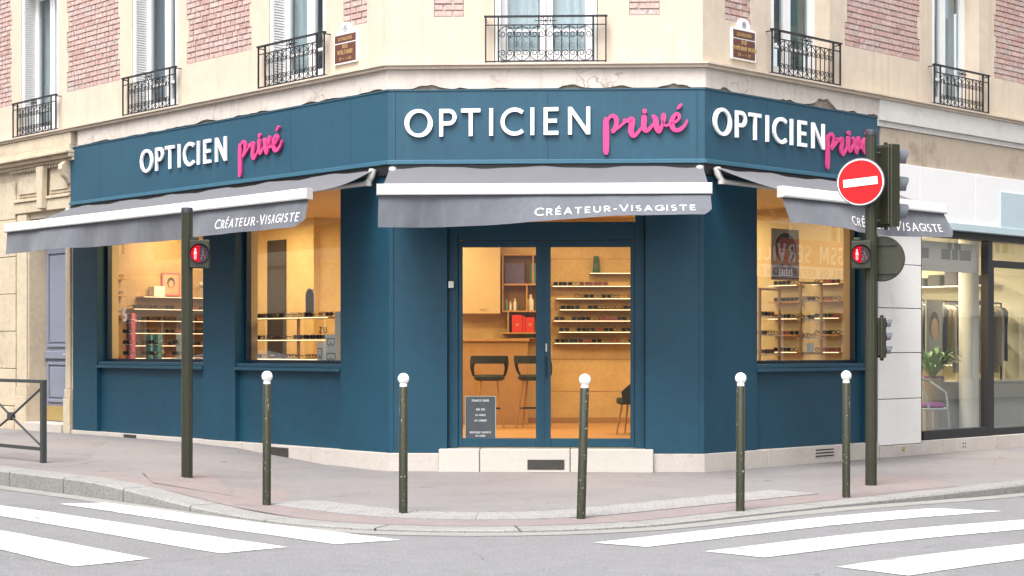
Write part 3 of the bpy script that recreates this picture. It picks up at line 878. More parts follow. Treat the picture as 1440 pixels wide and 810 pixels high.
# pedestrian barrier at the kerb on the left
qc = spot(61, 651)
fbm = Frame(Vector((qc.x, qc.y)), dL, nL)
ba = thing('barrier', 'dark grey steel street barrier with crossed bars at the kerb', 'barrier', qc)
zb = qc.z
H_ = .93
Lb = 1.62
for t in (0, Lb):
    mb = MB(fbm); mb.box(t - .03, t + .03, -.03, .03, zb - .05, zb + H_); build('post', mb, M['barrier'], ba, bevel=.004)
mb = MB(fbm); mb.box(-.0315, Lb + .0315, -.032, .032, zb + H_ + .0005, zb + H_ + .04); build('top_rail', mb, M['barrier'], ba, bevel=.006)
mb = MB(fbm); mb.box(.031, Lb - .031, -.018, .018, zb + .14, zb + .18); build('bottom_rail', mb, M['barrier'], ba)
for a, b, o_ in (((.031, .19), (Lb / 2, .52), 0), ((.031, H_ - .05), (Lb / 2, .52), 0), ((Lb / 2, .52), (Lb - .031, .19), 0), ((Lb / 2, .52), (Lb - .031, H_ - .05), 0)):
    mb = MB(fbm); mb.tube([(a[0], o_, zb + a[1]), (b[0], o_, zb + b[1])], .014, 8); build('cross_bar', mb, M['barrier'], ba, smooth=40)
mb = MB(fbm); mb.lathe((Lb / 2, 0, zb + .52), [(0, -.03), (.05, -.03), (.05, .03), (0, .03)], 16, 'y'); build('cross_boss', mb, M['barrier'], ba, smooth=40)

# ================================================================== CORNER BUILDING (upper storey)
bld = thing('corner_building', 'cream stone and red brick corner building above the blue shop', 'building', (CLp.x, CLp.y, 0))
ZL, ZTOP = 4.965, 9.2          # ledge top and eaves
LFAR, RFAR = 24.0, 20.0
WIN_W, WIN_H, RAIL_W = 1.26, 2.45, 1.46
wins = [(FL, 1.94, 'L'), (FL, 5.47, 'L'), (FL, 9.0, 'L'), (FL, 12.6, 'L'), (FC, WC / 2, 'C'), (FR, 1.97, 'R'), (FR, 5.70, 'R'), (FR, 9.5, 'R')]
BZ0, BZ1 = 5.56, 8.30
panels = {'L': [(.46, .94), (2.98, 4.60), (6.46, 8.10), (9.98, 11.6)], 'C': [(.535, .90), (2.92, 3.29)], 'R': [(.43, .94), (2.95, 4.76), (6.76, 8.5)]}
for f, key, t1, k0, k1 in ((FL, 'L', LFAR, -MKL, 0), (FC, 'C', WC, -MKL, MKR), (FR, 'R', RFAR, -MKR, 0)):
    holes = [(t - WIN_W / 2, t + WIN_W / 2, ZL + .002, ZL + WIN_H) for ff, t, kk in wins if kk == key]
    holes += [(a, b, BZ0, BZ1) for a, b in panels[key]]
    mb = MB(f); mb.wall(0, t1, ZL - .5, ZTOP, holes, -.34, 0.0, k0, k1)
    build('upper_wall', mb, M['stone'], bld)
    # plain wall carrying the first floor below the ledge, behind the shop fascias
    mb = MB(f); mb.box(0, t1, -.34, -.02, 3.62, ZL - .502, k0, k1); build('lintel_wall', mb, M['stone_frame'], bld)
    mb = MB(f); mb.box(0, t1, -.30, .12, ZTOP + .002, ZTOP + .3, k0, k1); mb.box(0, t1, -.30, .25, ZTOP + .303, ZTOP + .42, k0, k1)
    build('eaves_cornice', mb, M['ledge_stone'], bld)
# flat roof
mb = MB(); mb.prism([tuple(FL(LFAR, -.2, 0))[:2], tuple(FL(0, -.2, 0))[:2], tuple(FR(0, -.2, 0))[:2], tuple(FR(RFAR, -.2, 0))[:2], tuple(FI(26, 22, 0))[:2]], ZTOP + .425, ZTOP + .6, lambda a, b, z: (a, b, z))
build('roof', mb, M['far_roof'], bld)
# bricks: Flemish bond with raised mortar bed behind, ragged stone quoins at the panel sides
CO, BH, ST, HD, JT = .0790, .0585, .212, .100, .019
def brick_mesh(w, nm):
    mb = MB(); mb.box(-w / 2, w / 2, -.012, .03, 0, BH)
    return mesh(nm, mb, M['brick'], (0, 0, 0))
bm_len = {}
cands = []
for f, key in ((FL, 'L'), (FC, 'C'), (FR, 'R')):
    for a, b in panels[key]:
        mb = MB(f); mb.box(a - .002, b + .002, -.30, -.028, BZ0 - .002, BZ1 + .002); build('mortar_bed', mb, M['mortar'], bld)
        rows = int((BZ1 - BZ0) / CO)
        for r in range(rows):
            z = BZ0 + .007 + r * CO
            small = (b - a) < .7
            tooth = .0 if small else (.055 if (r // 4) % 2 else 0.0)
            ta, tb = a + .006 + tooth, b - .006 - tooth
            x = ta; n = r % 2
            while x < tb - .03:
                w = ST if n % 2 == 0 else HD
                w = min(w, tb - x)
                if tb - (x + w) < .04: w = tb - x
                cands.append((f, x + w / 2, z, round(w / .01) * .01 - .0001, w))
                x += w + JT; n += 1
            if tooth:      # the stone quoins that tooth into the brickwork
                if r % 4 == 0 and r + 3 < rows + 3:
                    zt = min(BZ1, z + CO * 4 - .012)
                    for q0, q1 in ((a - .001, ta - .012), (tb + .012, b + .001)):
                        mb = MB(f); mb.box(q0, q1, -.029, -.0015, z - .006, zt); build('quoin', mb, M['stone_frame'], bld)
def in_view(f, t, z):
    q = f(t, 0, z)
    X = 720 + q.x / q.y * FPX; Y = HZ - (z - CAMZ) / q.y * FPX
    return -4 < X < 1444 and Y > -6, q.y
vis = sorted([c for c in cands if in_view(c[0], c[1], c[2])[0]], key=lambda c: in_view(c[0], c[1], c[2])[1])
keep = set(id(c) for c in vis[:300])
rest = MB()
for c in cands:
    f, t, z, wk, w = c
    jit = random.uniform(-.004, .002)
    if id(c) in keep:
        if wk not in bm_len: bm_len[wk] = brick_mesh(wk + .0001, 'brick')
        put('brick', bm_len[wk], f.mat(t, -.016 + jit, z), bld)
    else:
        rest.f = f
        rest.box(t - w / 2, t + w / 2, -.04, -.004 + jit, z, z + BH)
build('brickwork', rest, M['brick'], bld, kind='stuff')

# windows of the first floor
def wframe(f, t, side, idx):
    """casement window with louvred shutters folded in the reveal, curtains and a dim room behind"""
    z0, z1 = ZL + .003, ZL + WIN_H - .002
    a, b = t - WIN_W / 2 + .002, t + WIN_W / 2 - .002
    s = 1 if (f.xr - f.d).length < 1e-6 else -1
    def X(x): return t + s * x          # x to the right seen from the street
    w = MB(f); pin, pout = -.30, -.235
    hw = WIN_W / 2 - .004
    def bx(mb, x0, x1, p0, p1, za, zb): mb.box(min(X(x0), X(x1)), max(X(x0), X(x1)), p0, p1, za, zb)
    for x0, x1 in ((-hw, -hw + .07), (hw - .07, hw)): bx(w, x0, x1, pin, pout, z0, z1)
    bx(w, -hw + .0705, hw - .0705, pin, pout, z0, z0 + .09); bx(w, -hw + .0705, hw - .0705, pin, pout, z1 - .08, z1)
    win = build('window', w, M['white_frame'], bld)
    for sgn in (-1, 1):
        c = MB(f); i0, i1 = (.004, hw - .072) if sgn > 0 else (-hw + .072, -.004)
        q0, q1 = -.285, -.225
        bx(c, i0, i0 + .075, q0, q1, z0 + .092, z1 - .082); bx(c, i1 - .075, i1, q0, q1, z0 + .092, z1 - .082)
        bx(c, i0 + .0755, i1 - .0755, q0, q1, z0 + .092, z0 + .20); bx(c, i0 + .0755, i1 - .0755, q0, q1, z0 + .44, z0 + .475)
        bx(c, i0 + .0755, i1 - .0755, q0, q1, z1 - .17, z1 - .082)
        build('casement', c, M['white_frame'], win)
        g_ = MB(f); bx(g_, i0 + .07, i1 - .07, -.262, -.256, z0 + .19, z1 - .16); build('pane', g_, M['pane_far'], win)
    # louvred shutters, folded back against the reveals
    for sgn in ((-1, 1) if side != 'R' else (-1,)):
        xs0 = sgn * (hw + .001)
        for leaf in range(2):
            sh = MB(f)
            xa = xs0 - sgn * (.008 + .036 * leaf); xb = xa - sgn * .028
            bx(sh, xa, xb, -.232, -.205, z0 + .02, z1 - .02); bx(sh, xa, xb, -.035, -.008, z0 + .02, z1 - .02)
            zz = z0 + .03
            while zz < z1 - .06:
                sh.box(min(X(xa - sgn * .004), X(xb + sgn * .004)), max(X(xa - sgn * .004), X(xb + sgn * .004)), -.2045, -.0355, zz, zz + .024); zz += .036
            build('shutter', sh, M['shutter'], win)
    # curtains as hanging folds
    cm = {'L': ['curtain', 'grey_curtain'], 'C': ['curtain', 'curtain'], 'R': ['curtain', 'green_curtain']}[side][idx % 2]
    for x0, x1 in ((-hw + .05, -.10), (.06, hw - .05)):
        cu = MB(f); n = 26; lo, hi = [], []
        for k in range(n + 1):
            xx = x0 + (x1 - x0) * k / n; pp = -.40 + .025 * math.sin(k * 1.35 + idx) + .012 * math.sin(k * .6)
            lo.append(cu.P(X(xx), pp, z0 + .05)); hi.append(cu.P(X(xx), pp - .01, z1 + .1))
        for k in range(n): cu.face(lo[k], lo[k + 1], hi[k + 1], hi[k])
        build('curtain', cu, M[cm], win, smooth=80)
    r = MB(f); bx(r, -1.0, 1.0, -1.6, -1.56, z0 - .1, z1 + .3); build('room_wall', r, M['dim_room'], win)
for i, (f, t, k) in enumerate(wins): wframe(f, t, k, i)
# floors of the rooms behind so no light leaks down
mb = MB(); mb.prism([tuple(FL(LFAR, -.30, 0))[:2], tuple(FL(0, -.30, 0))[:2], tuple(FR(0, -.30, 0))[:2], tuple(FR(RFAR, -.30, 0))[:2], tuple(FI(26, 22, 0))[:2]], 4.2, 4.9, lambda a, b, z: (a, b, z))
build('floor_slab', mb, M['dim_room'], bld)

# wrought iron balconets: one built at the origin, copied to each window
def scroll(cx, cz, r, a0, turns, sgn):
    pts = []
    n = 16
    for i in range(n + 1):
        u = i / n; a = R(a0) + sgn * u * turns * 2 * math.pi; rr = r * (1 - .72 * u)
        pts.append((cx + rr * math.cos(a), 0, cz + rr * math.sin(a)))
    return pts
def railing_parts():
    W = RAIL_W; hw = W / 2
    fr = MB()
    fr.box(-hw - .02, hw + .02, -.022, .022, .555, .575)
    fr.box(-hw, hw, -.009, .009, .455, .467); fr.box(-hw, hw, -.009, .009, .012, .026)
    fr.box(-hw - .009, -hw + .009, -.0095, .0095, 0, .5545); fr.box(hw - .009, hw + .009, -.0095, .0095, 0, .5545)
    iw = .575
    for x in (-iw, iw): fr.box(x - .010, x + .010, -.0098, .0098, .0265, .5545)
    for s_ in (-1, 1):
        fr.tube([(s_ * hw, 0, .545), (s_ * hw, .10, .545)], .008, 5); fr.tube([(s_ * hw, 0, .02), (s_ * hw, .10, .02)], .008, 5)
    iw_u = 2 * iw / 6; h = iw_u / 2; c = 0
    sc, s2 = MB(), MB()
    sc.tube([(h * .95 * math.cos(R(a)), 0, .345 + .10 * math.sin(R(a))) for a in range(0, 181, 15)], .0055, 5)
    s2.tube([(h * .95 * math.cos(R(a)), 0, .125 - .095 * math.sin(R(a))) for a in range(0, 181, 15)], .0055, 5)
    for s_ in (-1, 1):
        sc.tube(scroll(s_ * h * .48, .352, h * .44, 0 if s_ > 0 else 180, 1.25, -s_), .0055, 5)
        s2.tube(scroll(s_ * h * .48, .120, h * .44, 0 if s_ > 0 else 180, 1.25, s_), .0055, 5)
    sc.lathe((0, 0, .400), [(.0, -.014), (.012, 0), (.0, .014)], 6); s2.lathe((0, 0, .078), [(.0, -.014), (.012, 0), (.0, .014)], 6)
    ba_ = MB(); ba_.box(-.005, .005, -.0055, .0055, .0265, .4545)
    ro = MB()
    for s_ in (-1, 1):
        ro.tube(scroll(s_ * .045, .530, .028, 90, 1.1, s_), .0055, 5); ro.tube(scroll(s_ * .045, .492, .028, -90, 1.1, -s_), .0055, 5)
        ro.tube([(s_ * .02, 0, .511), (s_ * .13, 0, .511)], .006, 5)
        ro.tube([(s_ * .085, 0, .468), (s_ * .085, 0, .555)], .006, 5)
    ro.lathe((0, 0, .511), [(0, -.02), (.022, 0), (0, .02)], 8)
    mm = lambda n_, b_, sm=None: mesh(n_, b_, M['iron'], (0, 0, 0), sm)
    return mm('rail_frame', fr), mm('baluster', ba_), mm('arch_scroll', sc, 50), mm('rosette', ro, 50), iw, iw_u, mm('base_scroll', s2, 50)
rp = railing_parts()
wlab = {0: 'beside the RUE VOLTAIRE plate', 1: 'over the far left end of the blue fascia',
        2: 'directly above the carved stone portal of the lilac door', 4: 'over the entrance front of the corner',
        5: 'beside the RUE DU PRÉSIDENT WILSON plate', 6: 'under the window above the clothes shop fascia'}
for i, (f, t, k) in enumerate(wins):
    if i not in wlab: continue
    Mx = f.mat(t, .10, ZL + .005)
    r = thing('balcony_railing', 'black wrought iron balcony railing ' + wlab[i], 'railing', (0, 0, 0), 'wrought iron railings of the first floor', Mx)
    put('rail_frame', rp[0], Mx, r); put('rosette', rp[3], Mx, r)
    for q in range(11): put('baluster', rp[1], Mx @ Matrix.Translation((-rp[4] + rp[5] * (q + 1) / 2, 0, 0)), r)
    for q in range(6):
        Mq = Mx @ Matrix.Translation((-rp[4] + rp[5] * (q + .5), 0, 0)); put('arch_scroll', rp[2], Mq, r); put('base_scroll', rp[6], Mq, r)

# stone band and ledge over the shop
def ragged_band(f, t0, t1, z0, z1, p, k0, k1, mt, dip):
    """band whose lower edge is broken away unevenly"""
    mb = MB(f); n = max(8, int((t1 - t0) / .05)); rows = []
    for i in range(n + 1):
        t = t0 + (t1 - t0) * i / n
        q = f(t, 0, 0)
        e = noise.fractal(Vector((q.x * 2.2, q.y * 2.2, 3.1)), 1.0, 2.1, 5)
        zb = z0 + dip * max(0, e) * 1.6
        kk = k0 if i == 0 else (k1 if i == n else 0)
        rows.append([mb.P(t + kk * x, x, z) for x, z in ((-.01, zb), (-.01, z1), (p, z1), (p + .006 * e, (zb + z1) / 2), (p, zb))])
    for a, b in zip(rows, rows[1:]):
        for j in range(5): mb.face(a[j], a[(j + 1) % 5], b[(j + 1) % 5], b[j])
    mb.face(*rows[0]); mb.face(*reversed(rows[-1]))
    return mb
ZB0 = 4.665
build('stone_band', ragged_band(FL, 0, 7.62, ZB0, ZL - .062, .07, -MKL, 0, None, .028), M['band_stone'], bld)
build('stone_band', ragged_band(FC, 0, WC, ZB0, ZL - .062, .07, -MKL, MKR, None, .06), M['band_stone'], bld)
build('stone_band', ragged_band(FR, 0, 3.62, ZB0, ZL - .062, .07, -MKR, 0, None, .10), M['band_stone'], bld)
for f, t1, k0, k1 in ((FL, 7.75, -MKL, 0), (FC, WC, -MKL, MKR), (FR, 3.62, -MKR, 0)):
    mb = MB(f); mb.box(0, t1, -.012, .035, 4.60, ZL - .07, k0, k1); build('broken_render', mb, M['band_broken'], bld)
mb = MB(FR); mb.box(3.622, RFAR, -.01, .10, 4.62, ZL - .062); mb.box(3.6225, RFAR, -.01, .07, 4.54, 4.618); build('plain_band', mb, M['grey_band'], bld)
for f, t1, k0, k1 in ((FL, LFAR, -MKL, 0), (FC, WC, -MKL, MKR), (FR, RFAR, -MKR, 0)):
    mb = MB(f); mb.box(0, t1, -.01, .12, ZL - .060, ZL - .022, k0, k1); mb.box(0, t1, -.01, .15, ZL - .0215, ZL, k0, k1)
    build('ledge', mb, M['ledge_stone'], bld)
# scars on the wall: small patches of render left above the ledge
for (x0, y0, x1, y1) in ((546, 78, 562, 95), (594, 76, 616, 95), (915, 70, 932, 94), (1228, 120, 1240, 134)):
    f = FC if x0 < 988 else FR
    def on(f, x):   # pixel column to t on a facade
        k = (x - 720) / FPX; o, d = f.o, f.d
        return (k * o.y - o.x) / (d.x - k * d.y)
    ta, tb = on(f, x0), on(f, x1)
    Yq = f((ta + tb) / 2, 0, 0).y
    za, zb_ = CAMZ + (HZ - y1) * Yq / FPX, CAMZ + (HZ - y0) * Yq / FPX
    pts = [((ta + tb) / 2 + (tb - ta) / 2 * math.cos(a) * random.uniform(.75, 1.1), (za + zb_) / 2 + (zb_ - za) / 2 * math.sin(a) * random.uniform(.75, 1.1)) for a in [i * .5236 for i in range(12)]]
    mb = MB(f); mb.prism(pts, .001, .005, lambda a, b, y: (a, y, b)); build('render_patch', mb, M['stone_frame'], bld)

# ================================================================== STREET NAME PLATES
def name_plate(f, t, z, w, h, lines, label):
    f2 = FrameM(f.mat(t, .004, z) @ Matrix.Scale(.87, 4, (0, 0, 1)))
    root = thing('street_plate', label, 'sign', f(t, 0, z), 'street name plates')
    pl = MB(f2)
    out = [(-w / 2, 0), (w / 2, 0), (w / 2, h)] + [(w * .27 * math.cos(R(a)) * 1.0, h + .02 + (.14) * math.sin(R(a))) for a in range(0, 181, 18)] + [(-w / 2, h)]
    pl.prism(out, -.028, 0, lambda a, b, y: (a, y, b)); build('plate', pl, M['sign_white'], root)
    b1 = MB(f2); b1.box(-w / 2 + .02, w / 2 - .02, -.0315, -.0285, .02, h * .66); build('brown_panel', b1, M['plate_brown'], root)
    b1 = MB(f2); b1.box(-w / 2 + .02, w / 2 - .02, -.0315, -.0285, h * .70, h - .02); build('brown_panel', b1, M['plate_brown'], root)
    em = MB(f2); em.ribbon(arc(0, h + .065, .034, .044, 0, 360, 18), .010, -.0305, -.0285, lambda a, b, y: (a, y, b))
    em.ribbon([(-.018, h + .04), (-.01, h + .09)], .008, -.0305, -.0285, lambda a, b, y: (a, y, b)); em.ribbon([(.018, h + .04), (.004, h + .09)], .008, -.0305, -.0285, lambda a, b, y: (a, y, b)); em.ribbon([(-.014, h + .088), (.016, h + .042)], .007, -.0305, -.0285, lambda a, b, y: (a, y, b))
    build('crest', em, M['board_grey'], root)
    for txt, zc, hh, sx, sp in lines:
        tm_ = MB(f2); text(tm_, txt, 0, hh, .17, -.0345, -.032, lambda a, b, y: (a, y, zc + b), sp, sx, centre=True)
        build('lettering', tm_, M['plate_gold'], root)
name_plate(FL, on(FL, 488.5), 5.10, .47, .44, [('LEVALLOIS', .337, .048, .8, .2), ('RUE', .222, .058, .75, .2), ('VOLTAIRE', .135, .062, .72, .2), ('52 < > 54', .05, .042, .9, .2)],
           'brown and white street plate reading RUE VOLTAIRE on the cream wall')
name_plate(FR, on(FR, 1043.5), 5.09, .47, .44, [('LEVALLOIS', .337, .048, .8, .2), ('RUE', .222, .058, .75, .2), ('DU PRÉSIDENT WILSON', .135, .056, .52, .12), ('75 < > 72', .05, .042, .9, .2)],
           'brown and white street plate reading RUE DU PRÉSIDENT WILSON on the cream wall')

# ================================================================== CARVED PORTAL WITH THE LILAC DOOR
por = thing('stone_portal', 'carved cream stone portal with keystone around the lilac door', 'portal', FL(8.7, 0, 0.15))
PT0, PT1 = 7.90, 24.0
D0, D1, DZ0, DZ1 = 8.12, 9.36, .36, 3.70
zt_ = 4.10
mb = MB(FL); mb.wall(PT0, PT1, .02, ZL - .07, [(D0, D1, .02, DZ1)], -.55, .0, 0, 0); build('portal_wall', mb, M['portal_stone'], por)
for a, b in ((7.905, 8.115), (9.365, 9.75)):
    mb = MB(FL); mb.box(a, b, .001, .06, .0, .72); mb.box(a + .01, b - .01, .001, .045, .722, .86); mb.box(a + .03, b - .03, .001, .035, .862, 3.70); build('jamb_pilaster', mb, M['portal_stone'], por, bevel=.006)
mb = MB(FL); mb.box(7.905, 9.80, .001, .05, 3.72, 3.90); mb.box(7.905, 9.80, .001, .075, 3.902, 3.95); build('door_lintel', mb, M['portal_stone'], por, bevel=.006)
# frieze panels either side of the keystone
for a, b in ((7.95, 8.62), (8.86, 9.70)):
    mb = MB(FL); mb.box(a, b, .001, .02, 3.98, 4.36); mb.box(a + .06, b - .06, .0205, .04, 4.03, 4.31); build('frieze_panel', mb, M['portal_stone'], por, bevel=.006)
mb = MB(FL); mb.prism([(8.66, 3.75), (8.82, 3.75), (8.85, 4.42), (8.63, 4.42)], .0515, .15, lambda a, b, y: (a, y, b)); build('keystone', mb, M['portal_stone'], por, bevel=.008)
# dentils and stepped cornice
k = 0; t = 7.93
while t < 9.9:
    mb = MB(FL); mb.box(t, t + .05, .001, .06, 4.40, 4.45); build('dentil', mb, M['portal_stone'], por); t += .085
for (p_, za, zb_) in ((.09, 4.452, 4.50), (.15, 4.502, 4.56), (.21, 4.562, 4.61), (.12, 4.612, 4.70), (.10, 4.702, 4.90)):
    mb = MB(FL); mb.box(7.76 if za < 4.6 else 7.80, 24.0, .001, p_, za, zb_); build('cornice_course', mb, M['portal_stone'], por, bevel=.008)
# scrolled console beside the fascia
mb = MB(FL); 
mb.prism([(.001, 4.10), (.05, 4.10), (.09, 4.16), (.16, 4.22), (.20, 4.32), (.19, 4.40), (.12, 4.45), (.001, 4.45)], 7.90, 8.02, lambda a, b, y: (y, a + .0005, b)); build('console', mb, M['portal_stone'], por, bevel=.01)
mb = MB(FL); mb.lathe((9.62, .07, 3.35), [(0, -.06), (.05, -.04), (.07, 0), (.05, .04), (0, .06)], 12); build('boss', mb, M['portal_stone'], por, smooth=50)
# courses of big stone blocks left of the door (joints recessed)
z = .55; r = 0
while z < 4.0:
    h = min(.62, 4.35 - z)
    x = 9.80 + (.0 if r % 2 else -.0); first = .5 if r % 2 else .85
    while x < 12.8:
        w = first if x < 9.9 else .95; mb = MB(FL); mb.box(x, min(x + w, 12.95) - .010, .001, .028, z, z + h - .010); build('stone_block', mb, M['portal_stone'], por, bevel=.006); x += w
    z += h; r += 1
mb = MB(FL); mb.box(9.80, 23.98, .001, .06, .0, .53); build('wall_base', mb, M['portal_stone'], por, bevel=.01)
mb = MB(FL); mb.box(D0 + .003, D1 - .003, -.5, .10, .10, .30); build('threshold', mb, M['plinth'], por, bevel=.01)
# the door itself
dr = thing('entrance_door', 'lilac grey panelled double door with brass kick plate in the stone portal', 'door', FL(8.74, -.3, .3))
for (a, b) in ((D0 + .005, 8.45), (8.456, D1 - .005)):
    mb = MB(FL); mb.box(a, b, -.36, -.30, .302, DZ1 - .005); lf = build('door_leaf', mb, M['lilac'], dr)
    for (za, zb_) in ((.62, 1.28), (1.52, 3.10), (3.20, 3.6)):
        i_ = .07
        mb = MB(FL); mb.box(a + i_, b - i_, -.2995, -.275, za, za + .05); mb.box(a + i_, b - i_, -.2995, -.275, zb_ - .05, zb_); mb.box(a + i_, a + i_ + .045, -.2995, -.275, za + .0505, zb_ - .0505); mb.box(b - i_ - .045, b - i_, -.2995, -.275, za + .0505, zb_ - .0505)
        mb.box(a + i_ + .07, b - i_ - .07, -.2995, -.285, za + .08, zb_ - .08)
        build('panel_moulding', mb, M['lilac'], lf, bevel=.006)
    mb = MB(FL); mb.box(a + .002, b - .002, -.2998, -.26, 1.33, 1.46); build('lock_rail', mb, M['lilac'], lf, bevel=.008)
    mb = MB(FL); mb.box(a + .04, b - .04, -.2998, -.29, .32, .56); build('kick_plate', mb, M['brass' if a > 8.4 else 'lilac'], lf)
mb = MB(FL); mb.tube([(8.43, -.258, 1.40), (8.43, -.20, 1.40), (8.37, -.20, 1.40)], .012, 8); build('handle', mb, M['arm_grey'], dr, smooth=40)
mb = MB(FL); mb.tube([(8.52, -.258, 1.40), (8.52, -.20, 1.40), (8.60, -.20, 1.40)], .012, 8); build('handle', mb, M['arm_grey'], dr, smooth=40)

# ================================================================== BLUE SHOPFRONT
shop = thing('shopfront', 'dark teal blue optician shopfront wrapping the corner', 'shopfront', (CLp.x, CLp.y, 0))
ZPL, ZWB, ZWT = .22, 1.30, 3.62     # plinth top, window opening bottom and top
LEND, REND = 7.87, 3.68
LW = [(4.15, 7.12), (.98, 3.35)]
RW = [(1.04, 3.42)]
DS0, DS1 = .70, WC - .695           # door opening along the chamfer
PB, PF = -.34, .02
# walls: left, right and centre fronts with their openings
def pillars(f, spans, k0, k1, tl):
    for i, (a, b) in enumerate(spans):
        mb = MB(f); mb.box(a, b, PB, PF, ZPL + .002, 3.615, k0 if a == 0 else 0, k1 if b == tl else 0); build('pillar', mb, M['blue'], shop, bevel=.004)
pillars(FL, ((0, .98), (3.35, 4.15), (7.12, LEND)), -MKL, 0, LEND)
pillars(FR, ((0, 1.04), (3.42, REND)), -MKR, 0, REND)
pillars(FC, ((0, DS0), (DS1, WC)), -MKL, MKR, WC)
# corner edge trims
for f, t in ((FL, .0), (FR, .0)):
    k = -MKL if f is FL else -MKR
    mb = MB(f); mb.box(0, .05, PF + .0005, PF + .010, ZPL + .004, 3.6, k, 0); build('corner_trim', mb, M['blue'], shop)
mb = MB(FC); mb.box(0, .04, PF + .0005, PF + .010, ZPL + .004, 3.6, -MKL, 0); build('corner_trim', mb, M['blue'], shop)
mb = MB(FC); mb.box(WC - .04, WC, PF + .0005, PF + .010, ZPL + .004, 3.6, 0, MKR); build('corner_trim', mb, M['blue'], shop)
# window bays: stall riser, sill, frame, pane
def bay(f, a, b):
    mb = MB(f); mb.box(a + .002, b - .002, -.20, -.05, ZPL + .003, 1.20); rz = build('stall_riser', mb, M['blue'], shop)
    mb = MB(f); mb.box(a + .002, b - .002, -.24, .045, 1.202, 1.245); mb.box(a + .002, b - .002, -.24, .0, 1.2455, 1.30); build('sill', mb, M['blue_lit'], shop, bevel=.006)
    w = MB(f); fw = .06; i0, i1 = -.21, -.13
    a_, b_ = a + .003, b - .003
    w.box(a_, a_ + fw, i0, i1, 1.302, 3.612); w.box(b_ - fw, b_, i0, i1, 1.302, 3.612)
    w.box(a_ + fw + .0005, b_ - fw - .0005, i0, i1, 1.302, 1.345); w.box(a_ + fw + .0005, b_ - fw - .0005, i0, i1, 3.56, 3.612)
    fr = build('window_frame', w, M['dark_frame'], shop, bevel=.004)
    g_ = MB(f); g_.box(a_ + fw - .006, b_ - fw + .006, -.176, -.168, 1.34, 3.565); build('pane', g_, M['pane'], fr)
    for e0_, e1_ in ((a + .001, a + .016), (b - .016, b - .001)):
        l_ = MB(f); l_.box(e0_, e1_, -.345, -.2125, 1.302, 3.612); build('reveal_lining', l_, M['cabinet'], shop)
for a, b in LW: bay(FL, a, b)
for a, b in RW: bay(FR, a, b)
# plinth stones, joint by joint
def plinth(f, t0, t1, step, k0, k1, gap=()):
    n = max(1, round((t1 - t0) / step)); ts = [t0 + (t1 - t0) * i / n for i in range(n + 1)]
    for i in range(n):
        mb = MB(f); mb.box(ts[i] + (.004 if i else 0), ts[i + 1] - (.004 if i < n - 1 else 0), -.30, .05, -.12, ZPL, k0 if i == 0 else 0, k1 if i == n - 1 else 0)
        build('plinth_stone', mb, M['plinth'], shop, bevel=.006)
plinth(FL, 0, LEND, 1.5, -MKL, 0)
plinth(FC, 0, .60, .62, -MKL, 0); plinth(FC, WC - .60, WC, .62, 0, MKR)
plinth(FR, 0, REND, 1.3, -MKR, 0)
def vent(f, t, w, z, h, p, mt='grille', slots=0):
    mb = MB(f); mb.box(t - w / 2, t + w / 2, p - .02, p + .004, z, z + h)
    o = build('vent', mb, M[mt], shop)
    k = 9 if not slots else slots
    for i in range(k):
        mb = MB(f)
        if slots: mb.box(t - w / 2 + .01, t + w / 2 - .01, p + .0045, p + .007, z + h * (i + .3) / k, z + h * (i + .7) / k); build('slot', mb, M['lamp_black'], o)
        else: mb.box(t - w / 2 + w * (i + .25) / k, t - w / 2 + w * (i + .55) / k, p + .0045, p + .010, z + .01, z + h - .01); build('vent_bar', mb, M['grille'], o)
vent(FL, on(FL, 187), .36, .12, .095, .05); vent(FL, on(FL, 397), .42, .05, .14, .05)
vent(FR, on(FR, 1155), .42, .07, .12, .05, 'plinth', 3)
# door step of pale stone
for a, b in ((.60, 1.10), (1.104, 2.20), (2.204, WC - .60)):
    mb = MB(FC); mb.box(a + .003, b - .002, -.34, .12, -.10, .275); build('doorstep_stone', mb, M['doorstep'], shop, bevel=.008)
vent(FC, on(FC, 768), .45, .03, .12, .12)
# ---- entrance: frame, two glazed leaves, transom light
ent = thing('glass_entrance', 'double glazed entrance door with blue frame behind the pale doorstep', 'door', FC(WC / 2, -.1, .275))
e0, e1 = DS0 + .003, DS1 - .003
i0, i1 = -.20, -.08
mb = MB(FC); mb.box(e0, e0 + .12, i0, i1, .278, 3.61); mb.box(e1 - .12, e1, i0, i1, .278, 3.61); mb.box(e0 + .1205, e1 - .1205, i0, i1, 2.83, 3.05); mb.box(e0 + .1205, e1 - .1205, i0, i1, 3.52, 3.61)
build('door_frame', mb, M['blue'], ent, bevel=.004)
mb = MB(FC); mb.box(e0 + .10, e1 - .10, -.150, -.142, 3.04, 3.53); build('transom_pane', mb, M['pane_door'], ent)
mid = on(FC, 764)
def leaf(a, b, stile0, stile1, hinge):
    q0, q1 = -.185, -.105
    w = MB(FC); zt_, zb_ = 2.825, .285
    w.box(a, a + stile0, q0, q1, zb_, zt_); w.box(b - stile1, b, q0, q1, zb_, zt_)
    w.box(a + stile0 + .0005, b - stile1 - .0005, q0, q1, zb_, zb_ + .11); w.box(a + stile0 + .0005, b - stile1 - .0005, q0, q1, zt_ - .08, zt_)
    lf = build('door_leaf', w, M['blue'], ent, bevel=.004)
    g_ = MB(FC); g_.box(a + stile0 - .006, b - stile1 + .006, -.149, -.141, zb_ + .105, zt_ - .075); build('pane', g_, M['pane_door'], lf)
    return lf
l1 = leaf(e0 + .123, mid - .003, .05, .09, 0)
l2 = leaf(mid + .003, e1 - .123, .085, .05, 1)
mb = MB(FC); c_ = mid + .035; mb.box(c_ - .010, c_ + .010, -.1045, -.085, 1.46, 1.56); build('lock', mb, M['arm_grey'], l2, bevel=.003)
